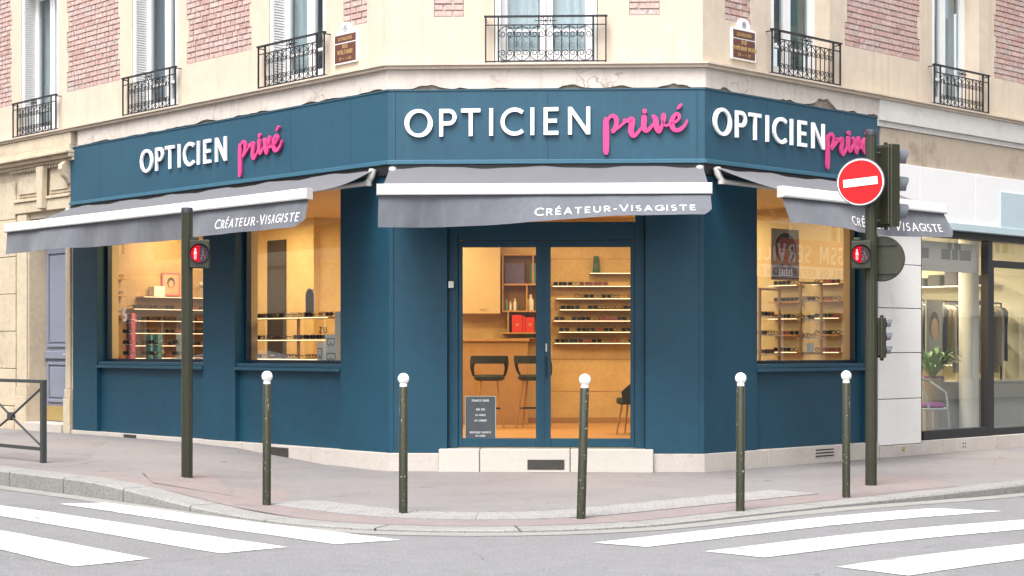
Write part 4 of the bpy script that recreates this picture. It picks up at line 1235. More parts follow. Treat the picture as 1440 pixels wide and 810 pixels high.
mb = MB(FC); c_ = mid + .035; mb.tube([(c_, -.104, 1.15), (c_, -.07, 1.15), (c_, -.07, 1.4), (c_, -.104, 1.4)], .008, 6); build('handle', mb, M['lamp_black'], l2, smooth=40)
mb = MB(FC); mb.box(mid - .012, mid + .012, -.1045, -.095, .29, 2.82); build('astragal', mb, M['blue'], ent)
# white bell box on the frame
mb = MB(FC); mb.box(on(FC, 631), on(FC, 638), .0205, .045, CAMZ + .74, CAMZ + .82); mb.box(on(FC, 632.5), on(FC, 636), .0455, .05, CAMZ + .76, CAMZ + .79); bb = build('door_bell', mb, M['white_card'], shop, bevel=.003)
# ---- fascia panels, lip and shadow box
FZ0, FZ1, FP = 3.80, 4.645, .055
def fascia(f, t0, t1, cuts, k0, k1):
    cs = [t0] + cuts + [t1]
    out = []
    for i in range(len(cs) - 1):
        a, b = cs[i], cs[i + 1]
        mb = MB(f); mb.box(a + (.002 if i else 0), b - (.002 if i < len(cs) - 2 else 0), .005, FP, FZ0, FZ1, k0 if i == 0 else 0, k1 if i == len(cs) - 2 else 0)
        out.append(build('fascia_panel', mb, M['blue_lit'], shop))
    mb = MB(f); mb.box(t0, t1, .022, FP + .03, FZ0 - .055, FZ0 - .002, k0, k1); build('fascia_lip', mb, M['blue_trim'], shop, bevel=.006)
    mb = MB(f); mb.box(t0, t1, .021, FP + .012, FZ1 + .001, FZ1 + .012, k0, k1); build('fascia_cap', mb, M['blue_trim'], shop)
    mb = MB(f); mb.box(t0, t1,   .0215, .052, 3.617, FZ0 - .058, k0, k1); build('awning_cassette', mb, M['lamp_black'], shop)
    return out
fpL = fascia(FL, 0, 7.88, [.72, 2.0, 6.35, 6.95], -MKL, 0)
fpC = fascia(FC, 0, WC, [.07, 1.93, WC - .07], -MKL, MKR)
fpR = fascia(FR, 0, 3.66, [.10, 1.2], -MKR, 0)
# ---- raised sign lettering
OPX = [('O', 272), ('P', 416), ('T', 508), ('I', 625), ('C', 675), ('I', 798), ('E', 855), ('N', 957)]
PRIVE = [('p', [([(176, 215), (178, 420), (177, 640)], [62, 72, 66]), ([(192, 268), (222, 212), (262, 203), (292, 240), (292, 305), (268, 362), (236, 382)], [22, 34, 48, 54, 52, 48, 52]), ([(282, 365), (345, 312), (392, 268), (398, 240)], [26, 28, 30, 30])]),
         ('r', [([(372, 240), (400, 262), (440, 250), (468, 250), (468, 300), (458, 375), (484, 426), (528, 404), (585, 330)], [34, 40, 52, 70, 70, 66, 56, 36, 28])]),
         ('i', [([(606, 196), (606, 260), (603, 335), (632, 374), (682, 338), (712, 292)], [60, 64, 62, 52, 36, 26]), ([(588, 158), (612, 156), (637, 160)], [44, 58, 44])]),
         ('v', [([(698, 200), (732, 245), (746, 335), (774, 384), (808, 322), (834, 245), (836, 200), (822, 190), (808, 212), (812, 270), (840, 318), (872, 318), (905, 290)], [34, 62, 64, 48, 36, 34, 28, 26, 26, 26, 26, 26, 26])]),
         ('é', [([(900, 300), (958, 282), (1000, 238), (990, 194), (950, 205), (920, 262), (922, 332), (958, 374), (1012, 366), (1066, 318), (1092, 256)], [24, 30, 36, 38, 42, 54, 62, 46, 44, 36, 18]), ([(978, 138), (1004, 108), (1030, 78)], [18, 40, 30])])]
def sign(f, tN, gap, parents, base_z, slope=0.0):
    """OPTICIEN with its last stroke ending at tN (towards the right), then the pink script after the gap"""
    s = 1 if (f.xr - f.d).length < 1e-6 else -1
    u = 1 / 3 / 115.0
    def mpx(x_right):    # metres right of the end of the N
        return tN + s * x_right
    def host(t):
        best = min(parents, key=lambda o: abs((WM[o.name].translation.xy - f(t, .09, 0).xy).length)); return best
    h = .335
    for ch, x in OPX:
        x0 = (x - 1047) * u
        mb = MB(f)
        glyph(mb, ch, 0, h, .142, FP + .012, FP + .040, lambda a, b, y: (mpx(x0 + a), y, base_z + b + slope * (x0 + a)), 1.0)
        build('letter', mb, M['letter_white'], host(mpx(x0)))
    v = 1 / 8.1 / 115.0
    for nm, strokes in PRIVE:
        mb = MB(f); cx = 0
        for j, (pts, ws) in enumerate(strokes):
            P, W = spline(pts, ws)
            n = len(P)
            # round the ends
            W = [w * (0.45 if i in (0, n - 1) else (0.8 if i in (1, n - 2) else 1)) for i, w in enumerate(W)]
            mb.ribbon([((x - 140) * v + gap, (405 - y) * v) for x, y in P], [w * v for w in W], FP + .012, FP + .038 + j * .0007 + ('privé'.index(nm)) * .0021,
                      lambda a, b, y: (mpx(a), y, base_z + b + slope * a))
        build('letter', mb, M['pink'], host(mpx((strokes[0][0][0][0] - 140) * v + gap)))
sign(FL, 3.47, .30, fpL, 4.085)
sign(FC, on(FC, 829), .160, fpC, 4.10, 0.010)
sign(FR, 2.36, .045, fpR, 4.105)

# ================================================================== AWNINGS
def awning(f, t0, t1, label, theta, txt_t, txt_h, dep=.36, seed=0, k_text=1.0):
    """folding arm awning: canopy, white front bar, hanging valance with lettering, arms"""
    root = thing('awning', label, 'awning', f((t0 + t1) / 2, .1, 3.3), 'grey awnings of the optician')
    s = 1 if (f.xr - f.d).length < 1e-6 else -1
    PW, ZW, PFt, ZF = .10, 3.70, 1.07, 3.33
    n, m = 48, 12
    cv = MB(f); rows = []
    for i in range(n + 1):
        t = t0 + .02 + (t1 - t0 - .04) * i / n; row = []
        for j in range(m + 1):
            u = j / m
            sag = -.030 * math.sin(math.pi * u) * (1 + .5 * math.sin(t * 2.3 + seed)) + .012 * math.sin(t * 5.1 + seed * 2) * (1 - u) ** 2 + .004 * math.sin(t * 13 + 3 * u + seed)
            row.append(cv.P(t, PW + (PFt - PW) * u, ZW + (ZF + .03 - ZW) * u + sag))
        rows.append(row)
    for a, b in zip(rows, rows[1:]):
        for j in range(m): cv.face(a[j], a[j + 1], b[j + 1], b[j])
    build('canopy', cv, M['awning'], root, smooth=80)
    fb = MB(f); fb.box(t0, t1, PFt + .001, PFt + .085, ZF - .055, ZF + .07); fb.box(t0 + .002, t1 - .002, PFt + .0755, PFt + .09, ZF - .045, ZF - .01)
    bar = build('front_bar', fb, M['bar_white'], root, bevel=.012)
    for t in (t0, t1):
        e = MB(f); e.box(t - .006 if t == t0 else t + .0005, t - .0005 if t == t0 else t + .006, PFt - .01, PFt + .082, ZF - .06, ZF + .075); build('end_cap', e, M['arm_grey'], bar)
    ZV = ZF - .048
    def V(t, d):
        """point on the hanging valance: t along, d metres below the bar"""
        x = (t - t0) / (t1 - t0)
        if s < 0: x = 1 - x            # x = 0 at the left end seen from the street
        th = theta(x)
        rip = (.035 * math.sin(t * 3.1 + seed) + .022 * math.sin(t * 7.3 + seed * 3) + .006 * math.sin(t * 17 + d * 9)) * (d / dep)
        return (t, PFt + .035 + d * math.sin(th) + rip, ZV - d * math.cos(th))
    va = MB(f); rows = []; m2 = 8; n2 = 90
    for i in range(n2 + 1):
        t = t0 + .012 + (t1 - t0 - .024) * i / n2; x = (t - t0) / (t1 - t0)
        if s < 0: x = 1 - x
        dd = dep * (1 - .28 * smoothstep(.965, 1.0, x) ** 2)
        rows.append([va.P(*V(t, dd * j / m2)) for j in range(m2 + 1)])
    for a, b in zip(rows, rows[1:]):
        for j in range(m2): va.face(a[j], a[j + 1], b[j + 1], b[j])
    vo = build('valance', va, M['valance'], root, smooth=80)
    # sewn seams of the cloth widths
    ns = max(2, round((t1 - t0) / 1.25))
    for k in range(1, ns):
        ts = t0 + (t1 - t0) * (k + .07 * math.sin(k * 5 + seed)) / ns
        se = MB(f); pr = []
        for j in range(m2 + 1):
            a, b = V(ts - .007, dep * j / m2), V(ts + .007, dep * j / m2)
            pr.append((se.P(a[0], a[1] + .002, a[2]), se.P(b[0], b[1] + .002, b[2])))
        for a, b in zip(pr, pr[1:]): se.face(a[0], a[1], b[1], b[0])
        build('seam', se, M['awning'], vo)
    # lettering follows the cloth
    h = txt_h; W = text_width('CRÉATEUR-VISAGISTE', h, .30)
    sc = abs(txt_t[1] - txt_t[0]) / W
    def mp(a, b, y):
        t = txt_t[0] + s * a * sc
        q = V(t, dep - .075 - b)
        return (q[0], q[1] + .003 + y, q[2])
    x = 0.0
    for c_ in 'CRÉATEUR-VISAGISTE':
        big = c_ in 'CV' and (x == 0 or c_ == 'V')
        lt = MB(f); x += glyph(lt, c_, x, h * (1.12 if big else 1.0), .108, 0.0, .002, mp) + .30 * h
        build('letter', lt, M['letter_white'], vo)
    # folding arms
    for t, sg in ((t0, 1), (t1, -1)):
        sh = MB(f); sh.tube([(t + sg * .06, .10, 3.70), (t + sg * .06, .12, 3.62), (t + sg * .10, .14, 3.55)], [.05, .045, .04], 10); sh.lathe((t + sg * .10, .14, 3.50), [(.045, 0), (.045, .07)], 12)
        arm = build('arm', sh, M['arm_grey'], root, smooth=40)
        el = (t + sg * 1.05, .60, 3.45)
        a1 = MB(f); a1.tube([(t + sg * .10, .16, 3.53), el], [.030, .026], 8); build('upper_tube', a1, M['arm_grey'], arm, smooth=40)
        a2 = MB(f); a2.tube([(el[0], el[1], el[2] - .03), (t + sg * .30, PFt + .01, ZF)], [.028, .022], 8); build('fore_tube', a2, M['arm_grey'], arm, smooth=40)
        a3 = MB(f); a3.lathe((el[0], el[1], el[2] - .06), [(.0, 0), (.045, .0), (.05, .02), (.05, .08), (.0, .10)], 12); build('elbow', a3, M['arm_grey'], arm, smooth=40)
    return root
awning(FL, .16, 7.91, 'long grey awning with white front bar over the two left display windows', lambda x: R(6 + 10 * math.sin(x * 9)), (2.09, .31), .112, seed=1.0, dep=.35)
awning(FC, -.02, WC + .02, 'grey awning with white front bar over the glass entrance door', lambda x: R(4 + 42 * smoothstep(.05, .8, x)), (on(FC, 756), on(FC, 965)), .098, seed=2.4, dep=.385)
awning(FR, .09, 3.60, 'short grey awning with white front bar behind the no entry sign', lambda x: R(18 + 12 * math.sin(x * 6 + 1)), (1.42, 3.36), .108, seed=4.1, dep=.36)

# ================================================================== OPTICIAN'S INTERIOR
ZFL, ZCE = .29, 3.60
room = [(2.95, .30), (10.6, .30), (10.6, 3.3), (8.6, 3.3), (4.82, 7.3), (.30, 7.3), (.30, 2.95)]
rw = [tuple(FI(u, v, 0))[:2] for u, v in room]
mb = MB(); mb.prism(rw, ZFL - .2, ZFL, lambda a, b, z: (a, b, z)); build('shop_floor', mb, M['shop_floor'], kind='structure')
mb = MB(); mb.prism(rw, ZCE + .02, ZCE + .2, lambda a, b, z: (a, b, z)); build('shop_ceiling', mb, M['shop_ceiling'], kind='structure')
for i in (1, 2, 3, 4):
    a, b = room[i], room[i + 1]
    A, B = FI(*a, 0), FI(*b, 0)
    d = (B - A).normalized(); n_ = Vector((d.y, -d.x, 0))
    cen = sum((FI(*q, 0) for q in room), Vector()) / len(room)
    if (cen - A).dot(n_) > 0: n_ = -n_
    mb = MB()
    q = [A, B, B + n_ * .12, A + n_ * .12]
    mb.prism([(p.x, p.y) for p in q], ZFL, ZCE + .019, lambda a, b, z: (a, b, z))
    build('shop_inner_wall', mb, M['shop_tan' if i == 1 else 'shop_wall'], kind='structure')
A, B = FI(*room[3], 0), FI(*room[4], 0)
dD = (B - A).normalized(); nD = Vector((dD.y, -dD.x, 0))
if nD.y > 0: nD = -nD
FD = Frame(A.xy, dD.xy, nD.xy)                  # back wall facing the entrance, t to the right
FE = Frame(FI(10.6, .3, 0).xy, dR, -dL)         # end wall seen through the first window
FB = Frame(FI(8.6, 3.3, 0).xy, dL, -dR)         # short wall seen through the second window
FG = Frame(FI(.3, 7.3, 0).xy, dL, -dR)          # end wall seen through the right window
def back(x, f=FD):                              # pixel column to t on an interior wall
    return on(f, x)

# eyeglasses: prototypes shared by every pair on the shelves
def glasses_mesh(kind):
    mb = MB()
    for s_ in (-1, 1):
        cx = s_ * .036
        if kind == 'round': ring = arc(cx, .0, .026, .025, 0, 360, 12)
        else: ring = [(cx + .030 * math.copysign(abs(math.cos(R(a))) ** .6, math.cos(R(a))), .022 * math.copysign(abs(math.sin(R(a))) ** .6, math.sin(R(a)))) for a in range(0, 361, 30)]
        mb.cur = 0; mb.ribbon(ring, .007, -.003, .003, lambda a, b, y: (a, y, b + .028))
        if kind != 'round':
            mb.cur = 1; mb.prism(ring[:-1], -.001, .001, lambda a, b, y: (a, y, b + .028))
        mb.cur = 0; mb.tube([(s_ * .066, 0, .036), (s_ * .070, .03, .036), (s_ * .068, .12, .034), (s_ * .066, .14, .012)], .0035, 4)
    mb.cur = 0; mb.tube([(-.012, 0, .034), (0, -.002, .038), (.012, 0, .034)], .0035, 4)
    return mb
gm = {}
for k, fr_, ln in (('sun', 'glass_frame', 'lens_dark'), ('round', 'glass_frame', 'lens_dark'), ('amber', 'tortoise', 'lens_pink')):
    mb = glasses_mesh(k); gm[k] = mesh('eyeglasses', mb, [M[fr_], M[ln]], (0, 0, 0))
def glasses(f, t, p, z, label, group, kind=None):
    k = kind or random.choices(['sun', 'round', 'amber'], [4, 4, 3])[0]
    Mx = f.mat(t, p, z + .003) @ Matrix.Rotation(R(random.uniform(-7, 7)), 4, 'Z') @ Matrix.Scale(1.18, 4)
    o = put('eyeglasses', gm[k], Mx)
    look = {'sun': 'dark sunglasses', 'round': 'thin round eyeglasses', 'amber': 'tortoiseshell sunglasses'}[k]
    tag(o, look + ' ' + label, 'eyeglasses', group)
ORD = ['lowest', 'second lowest', 'third lowest', 'fourth lowest', 'fifth lowest', 'sixth lowest', 'topmost']
def lit_shelf(f, t0, t1, z, depth, label, led=True, mt='oak', group=None):
    r = thing('wall_shelf', label, 'shelf', f((t0 + t1) / 2, depth / 2, z), group)
    mb = MB(f); mb.box(t0, t1, .003, depth, z - .016, z); build('board', mb, M[mt], r)
    if led:
        mb = MB(f); mb.box(t0 + .01, t1 - .01, depth + .0005, depth + .004, z - .013, z - .005); build('light_strip', mb, M['led'], r)
    return r
for z_ in (1.32, .80, 2.95):
    mb = MB(FD); mb.box(back(770), back(905), .0005, .004, z_, z_ + .010); build('wall_joint', mb, M['cabinet_wood'], bpy.data.objects['shop_inner_wall.002'])
mb = MB(FD); mb.box(back(600), back(905), .0005, .018, ZFL + .001, ZFL + .09); build('skirting', mb, M['cabinet_wood'], bpy.data.objects['shop_inner_wall.002'])
SH_Z = [1.59, 1.77, 1.95, 2.13, 2.31, 2.51, 2.72]
tA, tB = back(776), back(893)
for i, z in enumerate(SH_Z):
    a = tA + (.03, .10, .02, .12, .06, .0)[i] if i < 6 else back(828)
    lit_shelf(FD, a, tB + .35, z, .20, ORD[i] + ' thin lit shelf on the ochre wall behind the right door leaf', group='lit shelves behind the right door leaf')
    if i < 6:
        t = a + .10
        while t < tB + .28:
            if random.random() < .86: glasses(FD, t, .14, z, 'on the ' + ORD[i] + ' lit shelf behind the right door leaf', 'glasses on lit shelves behind the door', 'sun' if (t - a) < .5 and i < 4 else None)
            t += random.uniform(.135, .155)
tv = back(838)
mb = MB(FD); mb.lathe((tv, .10, 2.721), [(.055, 0), (.06, .02), (.055, .12), (.04, .26), (.045, .27)], 14); vz = build('vase', mb, M['vase_green'], smooth=50); tag(vz, 'tall dark green vase on the topmost lit shelf', 'vase')
# counter, tall cabinet, upper shelves behind the left door leaf
Mc0, Mc1 = back(600), back(742)
co = thing('counter', 'ochre wooden counter behind the left door leaf', 'counter', FD((Mc0 + Mc1) / 2, .3, ZFL))
mb = MB(FD); mb.box(Mc0, Mc1, .02, .60, ZFL + .001, 1.61); build('counter_body', mb, M['cabinet_wood'], co, bevel=.004)
mb = MB(FD); mb.box(Mc0 - .02, Mc1 + .02, .01, .64, 1.611, 1.655); build('counter_top', mb, M['oak'], co, bevel=.004)
cb = thing('wall_cabinet', 'cream tall wall cabinet with a small handle above the counter', 'cabinet', FD(back(680), .2, 2.05))
c0, c1 = back(640), back(704)
mb = MB(FD); mb.box(c0, c1, .005, .36, 2.05, 3.2); build('cabinet_body', mb, M['cabinet'], cb)
for a, b in ((c0 + .005, (c0 + c1) / 2 - .30), ((c0 + c1) / 2 - .296, c1 - .005)):
    mb = MB(FD); mb.box(a, b, .3605, .38, 2.06, 3.19); dd = build('cabinet_door', mb, M['cabinet'], cb, bevel=.003)
    mb = MB(FD); mb.tube([(b - .32, .381, 2.13), (b - .32, .40, 2.13), (b - .22, .40, 2.13), (b - .22, .381, 2.13)], .005, 6); build('handle', mb, M['brass'], dd)
su0, su1 = back(706), back(764)
su = thing('shelf_unit', 'open wooden cube shelf unit with boxes and books behind the left door leaf', 'shelf', FD((su0 + su1) / 2, .15, 1.72))
lev = [1.76, 2.11, 2.54, 3.02]
for z in lev: 
    mb = MB(FD); mb.box(su0, su1, .005, .30, z - .025, z); build('board', mb, M['oak'], su)
for i in range(3):
    for t in ([su0 + .012, su0 + .30 + .1 * i, su1 - .012] if i else [su0 + .10, su1 - .012]):
        mb = MB(FD); mb.box(t - .012, t + .012, .006, .295, lev[i] + .0005, lev[i + 1] - .0255); build('divider', mb, M['oak'], su)
mb = MB(FD); mb.box(su0 + .025, su1 - .025, .006, .014, lev[1] + .002, lev[3] - .03); build('back_panel', mb, M['cabinet_wood'], su)
def card(name, f, t0, t1, p0, p1, z0, h, mt, label, cat, group=None):
    mb = MB(f); mb.box(t0, t1, p0, p1, z0 + .0005, z0 + h)
    o = build(name, mb, M[mt], bevel=.003); tag(o, label, cat, group); return o
x = su0 + .16
for k, w in enumerate((.17, .045, .15)):
    bk = card('gift_box', FD, x, x + w - .006, .12, .27, lev[0], .28 - .02 * k, 'red_box', ['wide red box with a gold star, taller one in the cube shelf', 'narrow plain red box between two starred boxes in the cube shelf', 'wide red box with a gold star, lower one in the cube shelf'][k], 'box', 'red boxes in the cube shelf')
    if w > .1:
        mb = MB(FD); cx = x + w / 2; mb.prism([(cx + (.035 if i % 2 == 0 else .016) * math.cos(R(90 + 36 * i)), lev[0] + .12 + (.035 if i % 2 == 0 else .016) * math.sin(R(90 + 36 * i))) for i in range(10)], .2705, .272, lambda a, b, y: (a, y, b)); build('star_emblem', mb, M['plate_gold'], bk)
    x += w
card('picture_box', FD, su0 + .04, su0 + .36, .10, .14, lev[2], .34, 'purple_print', 'dark purple printed picture box at the top left of the cube shelf', 'box')
card('picture_box', FD, su0 + .46, su0 + .72, .10, .14, lev[2], .34, 'teal_print', 'blue printed picture box at the top right of the cube shelf', 'box')
for k, (dt, w, h, mt_) in enumerate(((.05, .05, .19, 'teal_print'), (.11, .05, .15, 'white_card'), (.18, .06, .20, 'white_card'), (.25, .04, .13, 'vase_green'), (.40, .12, .26, 'white_card'), (.54, .08, .22, 'white_card'))):
    mb = MB(FD); mb.lathe((su0 + dt + w / 2, .18, lev[1] + .0005), [(w * .42, 0), (w * .44, .01), (w * .44, h * .65), (w * .2, h * .8), (w * .2, h), ], 12)
    tag(build('bottle', mb, M[mt_], smooth=50), {'teal_print': 'teal', 'white_card': 'white', 'vase_green': 'dark green'}[mt_] + (' short' if h < .16 else ' tall') + ' bottle in the middle row of the cube shelf', 'bottle', 'bottles in the cube shelf')
lit_shelf(FD, su0 + .15, su1, 1.50 + .17, .22, 'short dark shelf under the cube shelf with a green carton', False)
card('carton', FD, back(741), back(752), .05, .16, 1.672, .05, 'green_print', 'green carton on the short shelf under the cube shelf', 'box')
# bar stools
def stool(x, Y, yaw, label):
    q = Vector(((x - 720) / FPX * Y, Y, ZFL))
    Mx = Matrix.Translation(q) @ Matrix.Rotation(R(yaw), 4, 'Z')
    f = FrameM(Mx)
    r = thing('bar_stool', label, 'stool', q, 'bar stools at the counter', Mx)
    s_ = MB(f); s_.lathe((0, 0, .74), [(.0, -.02), (.19, -.02), (.23, .0), (.235, .04), (.20, .07), (.0, .075)], 24); build('seat', s_, M['stool_green'], r, smooth=50)
    b = MB(f); rows = []
    for i in range(25):
        a = R(-205 + 230 * i / 24)
        e = math.sin(math.pi * i / 24)
        zt, zb_ = .80 + .30 * min(1, e * 1.6), .78 + .20 * min(1, e * 1.6) * (1 if e > .15 else e / .15)
        ri, ro = .225 + .02 * e, .265 + .03 * e
        rows.append([b.P(ri * math.cos(a), ri * math.sin(a), zb_), b.P(ro * math.cos(a), ro * math.sin(a), zb_), b.P((ro + .02) * math.cos(a), (ro + .02) * math.sin(a), zt), b.P((ri + .015) * math.cos(a), (ri + .015) * math.sin(a), zt)])
    for p, q_ in zip(rows, rows[1:]):
        for j in range(4): b.face(p[j], p[(j + 1) % 4], q_[(j + 1) % 4], q_[j])
    b.face(*rows[0]); b.face(*reversed(rows[-1]))
    build('backrest', b, M['stool_green'], r, smooth=50)
    for sx in (-1, 1):
        for sy in (-1, 1):
            l = MB(f); l.tube([(sx * .13, sy * .13, .725), (sx * .22, sy * .22, .001)], [.020, .013], 8); build('leg', l, M['oak'], r, smooth=50)
    fr = MB(f); c = .175
    for a, b_ in (((-c, -c), (c, -c)), ((c, -c), (c, c)), ((c, c), (-c, c)), ((-c, c), (-c, -c))): fr.tube([(a[0], a[1], .30), (b_[0], b_[1], .30)], .008, 6)
    build('foot_rest', fr, M['lamp_black'], r)
stool(688, 24.9, 2, 'dark green bar stool with wooden legs, wholly seen behind the left door leaf')
stool(750, 25.0, -14, 'dark green bar stool with wooden legs, half hidden by the door stile')
# chair half seen at the right edge of the door
def tub_chair():
    x, Y = 893, 23.2
    q = Vector(((x - 720) / FPX * Y, Y, ZFL)); Mx = Matrix.Translation(q) @ Matrix.Rotation(R(70), 4, 'Z'); f = FrameM(Mx)
    r = thing('tub_chair', 'dark teal tub chair at the right edge of the entrance door', 'chair', q, None, Mx)
    mb = MB(f); mb.lathe((0, 0, .42), [(0, 0), (.24, 0), (.27, .03), (.26, .09), (0, .11)], 20); build('seat', mb, M['stool_green'], r, smooth=50)
    mb = MB(f); rows = []
    for i in range(21):
        a = R(-200 + 220 * i / 20); e = math.sin(math.pi * i / 20)
        zt = .60 + .35 * e
        rows.append([mb.P(.25 * math.cos(a), .25 * math.sin(a), .45), mb.P(.29 * math.cos(a), .29 * math.sin(a), .45), mb.P(.33 * math.cos(a), .33 * math.sin(a), zt), mb.P(.29 * math.cos(a), .29 * math.sin(a), zt)])
    for p, q_ in zip(rows, rows[1:]):
        for j in range(4): mb.face(p[j], p[(j + 1) % 4], q_[(j + 1) % 4], q_[j])
    mb.face(*rows[0]); mb.face(*reversed(rows[-1])); build('backrest', mb, M['stool_green'], r, smooth=50)
    for sx in (-1, 1):
        for sy in (-1, 1):
            l = MB(f); l.tube([(sx * .15, sy * .15, .425), (sx * .21, sy * .21, .001)], [.018, .012], 8); build('leg', l, M['oak'], r, smooth=50)
tub_chair()
# letter board hung inside the left door leaf
t0_, t1_ = on(FC, 653.5), on(FC, 695.5)
lb = thing('letter_board', 'grey grooved letter board with white letters inside the left door leaf', 'sign', FC((t0_ + t1_) / 2, -.17, .37))
mb = MB(FC); mb.box(t0_, t1_, -.182, -.166, .385, .905); build('board', mb, M['board_grey'], lb)
mb = MB(FC)
for a in (t0_ - .008, t1_): mb.box(a, a + .008, -.183, -.160, .378, .913)
mb.box(t0_, t1_, -.183, -.160, .378, .3845); mb.box(t0_, t1_, -.183, -.160, .9055, .913); build('board_frame', mb, M['arm_grey'], lb)
k = 0
for i in range(26):
    mb = MB(FC); z = .39 + .0198 * i; mb.box(t0_ + .003, t1_ - .003, -.1655, -.1625, z, z + .011); build('groove_rib', mb, M['visor_grey'], lb)
for i, (s_, z, h) in enumerate((('FRANCE PARIS', .845, .026), ('10H 19H', .735, .026), ('DU MARDI', .668, .022), ('AU SAMEDI', .600, .024), ('BOUTIQUE OUVERTE', .455, .022), ('DU LUNDI', .412, .022))):
    mb = MB(FC); text(mb, s_, (t0_ + t1_) / 2, h, .2, -.162, -.160, lambda a, b, y: (a, y, z + b), .18, .85, centre=True); build('letter_row', mb, M['letter_white'], lb)

# window 1 : end wall with lit shelves, poster; window display of towers and boxes
e_lo, e_hi = .25, 2.35
for i, z in enumerate((1.35, 1.55, 1.75, 1.95, 2.14, 2.34)):
    lit_shelf(FE, .62 if i < 5 else .8, 2.95, z, .24, ORD[i] + ' lit oak shelf on the tan end wall behind the far left window', group='lit shelves behind the far left window')
    t = .72 if i < 5 else 2.5
    while t < 2.88:
        if random.random() < .85: glasses(FE, t, .17, z, 'on the ' + ORD[i] + ' lit shelf behind the far left window', 'glasses behind the far left window')
        t += random.uniform(.135, .165)
for i, z in enumerate((2.05, 2.35, 2.62)):
    lit_shelf(FE, .06, .55, z, .22, ORD[i] + ' short dark shelf beside the jamb of the far left window', False, group='short shelves behind the far left window')
    for t in (.13, .27, .41): glasses(FE, t, .15, z, 'on the ' + ORD[i] + ' short dark shelf beside the window jamb', 'glasses on short dark shelves', 'round')
po = thing('poster', 'small framed portrait poster above the lit shelves of the far left window', 'poster', FE(1.42, .02, 2.42))
mb = MB(FE); mb.box(1.26, 1.60, .2605 - .24, .04, 2.36, 2.74); build('poster_frame', mb, M['pink_card'], po)
mb = MB(FE); mb.box(1.285, 1.575, .0405, .042, 2.385, 2.715); build('poster_sheet', mb, M['skin_print'], po)
mb = MB(FE); mb.prism(arc(1.43, 2.58, .075, .09, 0, 340, 14), .0425, .0435, lambda a, b, y: (a, y, b)); build('printed_hair', mb, M['hair_print'], po)
mb = MB(FE); mb.prism(arc(1.43, 2.56, .048, .062, 0, 340, 14), .044, .0445, lambda a, b, y: (a, y, b)); build('printed_face', mb, M['skin_print'], po)
# flamingo figure, white tiered block and a bag on the upper shelves
fg = thing('flamingo_figure', 'slender bird figure with curved neck on the shelf below the portrait', 'figurine', FE(1.95, .14, 2.34))
mb = MB(FE); mb.lathe((1.95, .14, 2.56), [(0, -.05), (.035, -.035), (.05, 0), (.035, .035), (0, .05)], 12); build('body', mb, M['pot'], fg, smooth=60)
mb = MB(FE); mb.tube([(1.98, .14, 2.58), (2.04, .14, 2.64), (2.03, .14, 2.72), (1.99, .14, 2.78), (2.01, .14, 2.83), (2.05, .14, 2.80)], [.016, .013, .012, .011, .016, .006], 8); build('neck', mb, M['pot'], fg, smooth=60)
for dx in (-.012, .014):
    mb = MB(FE); mb.tube([(1.95 + dx, .14, 2.52), (1.95 + dx * 1.6, .14, 2.341)], .006, 6); build('leg', mb, M['pot'], fg)
card('white_block', FE, 1.02, 1.22, .03, .20, 2.341, .17, 'white_card', 'white display block on the shelf below the portrait', 'box')
card('paper_bag', FE, 2.25, 2.42, .05, .16, 2.341, .24, 'white_card', 'white paper bag beside the slender bird figure', 'bag')
card('paper_bag', FE, 1.70, 1.84, .02, .09, 1.951, .16, 'teal_print', 'pale teal bag on the fourth lowest lit shelf of the far left window', 'bag')
for k, (a, z_, mt_) in enumerate(((1.0, 1.351, 'red_box'), (1.15, 1.351, 'white_card'), (2.2, 1.551, 'white_card'), (2.36, 1.551, 'pink_card'), (1.62, 1.751, 'cabinet_wood'), (2.3, 1.751, 'teal_print'))):
    card('case_box', FE, a, a + .12, .02, .09, z_, .11 + .01 * k, mt_, ['red glasses case standing on the lowest lit shelf', 'white glasses case beside the red one on the lowest shelf', 'white glasses case on the second lowest lit shelf', 'pink glasses case on the second lowest lit shelf', 'brown glasses case on the third lowest lit shelf', 'teal glasses case on the third lowest lit shelf'][k], 'box')
# sunglass towers and packets on the window ledge
def ledge_board(f, a, b, label, dep=.55):
    mb = MB(f); mb.box(a + .01, b + .42, -.25 - dep, -.346, 1.16, 1.20); mb.box(a + .03, b + .40, -.28 - dep + .03, -.36, ZFL + .001, 1.159)
    tag(build('display_ledge', mb, M['cabinet'], bevel=.004), label, 'ledge')
ledge_board(FL, *LW[0], 'cream display ledge inside the far left window')
ledge_board(FL, *LW[1], 'cream display ledge inside the window beside the entrance pillar')
ledge_board(FR, *RW[0], 'cream display ledge inside the right window')
def tower(t, p, mt, label, n=4):
    r = thing('display_tower', label, 'display stand', FL(t, p, 1.2), 'sunglass towers on the far left ledge')
    mb = MB(FL); mb.box(t - .075, t + .075, p - .05, p + .02, 1.201, 1.201 + .17 * n); build('tower_body', mb, M[mt], r, bevel=.004)
    for k in range(n):
        mb = MB(FL); mb.box(t - .085, t + .085, p + .0205, p + .05, 1.215 + .17 * k, 1.222 + .17 * k); build('tier', mb, M['white_card'], r)
        glasses(FL, t, p + .075, 1.225 + .17 * k, 'on the ' + ORD[k] + ' tier of the ' + {'pink_card': 'pink', 'white_card': 'white', 'teal_print': 'teal'}[mt] + ' tower', 'sunglasses on the display towers', 'sun')
tower(7.12, -.56, 'pink_card', 'pink sunglass display tower in the far left window', 5)
tower(6.72, -.66, 'teal_print', 'teal sunglass display tower next to the pink one in the far left window', 3)
tower(6.25, -.50, 'teal_print', 'pale teal sunglass display tower near the middle of the far left window', 3)
tower(5.75, -.60, 'white_card', 'white sunglass display tower near the pole in the far left window', 3)
t = 4.65
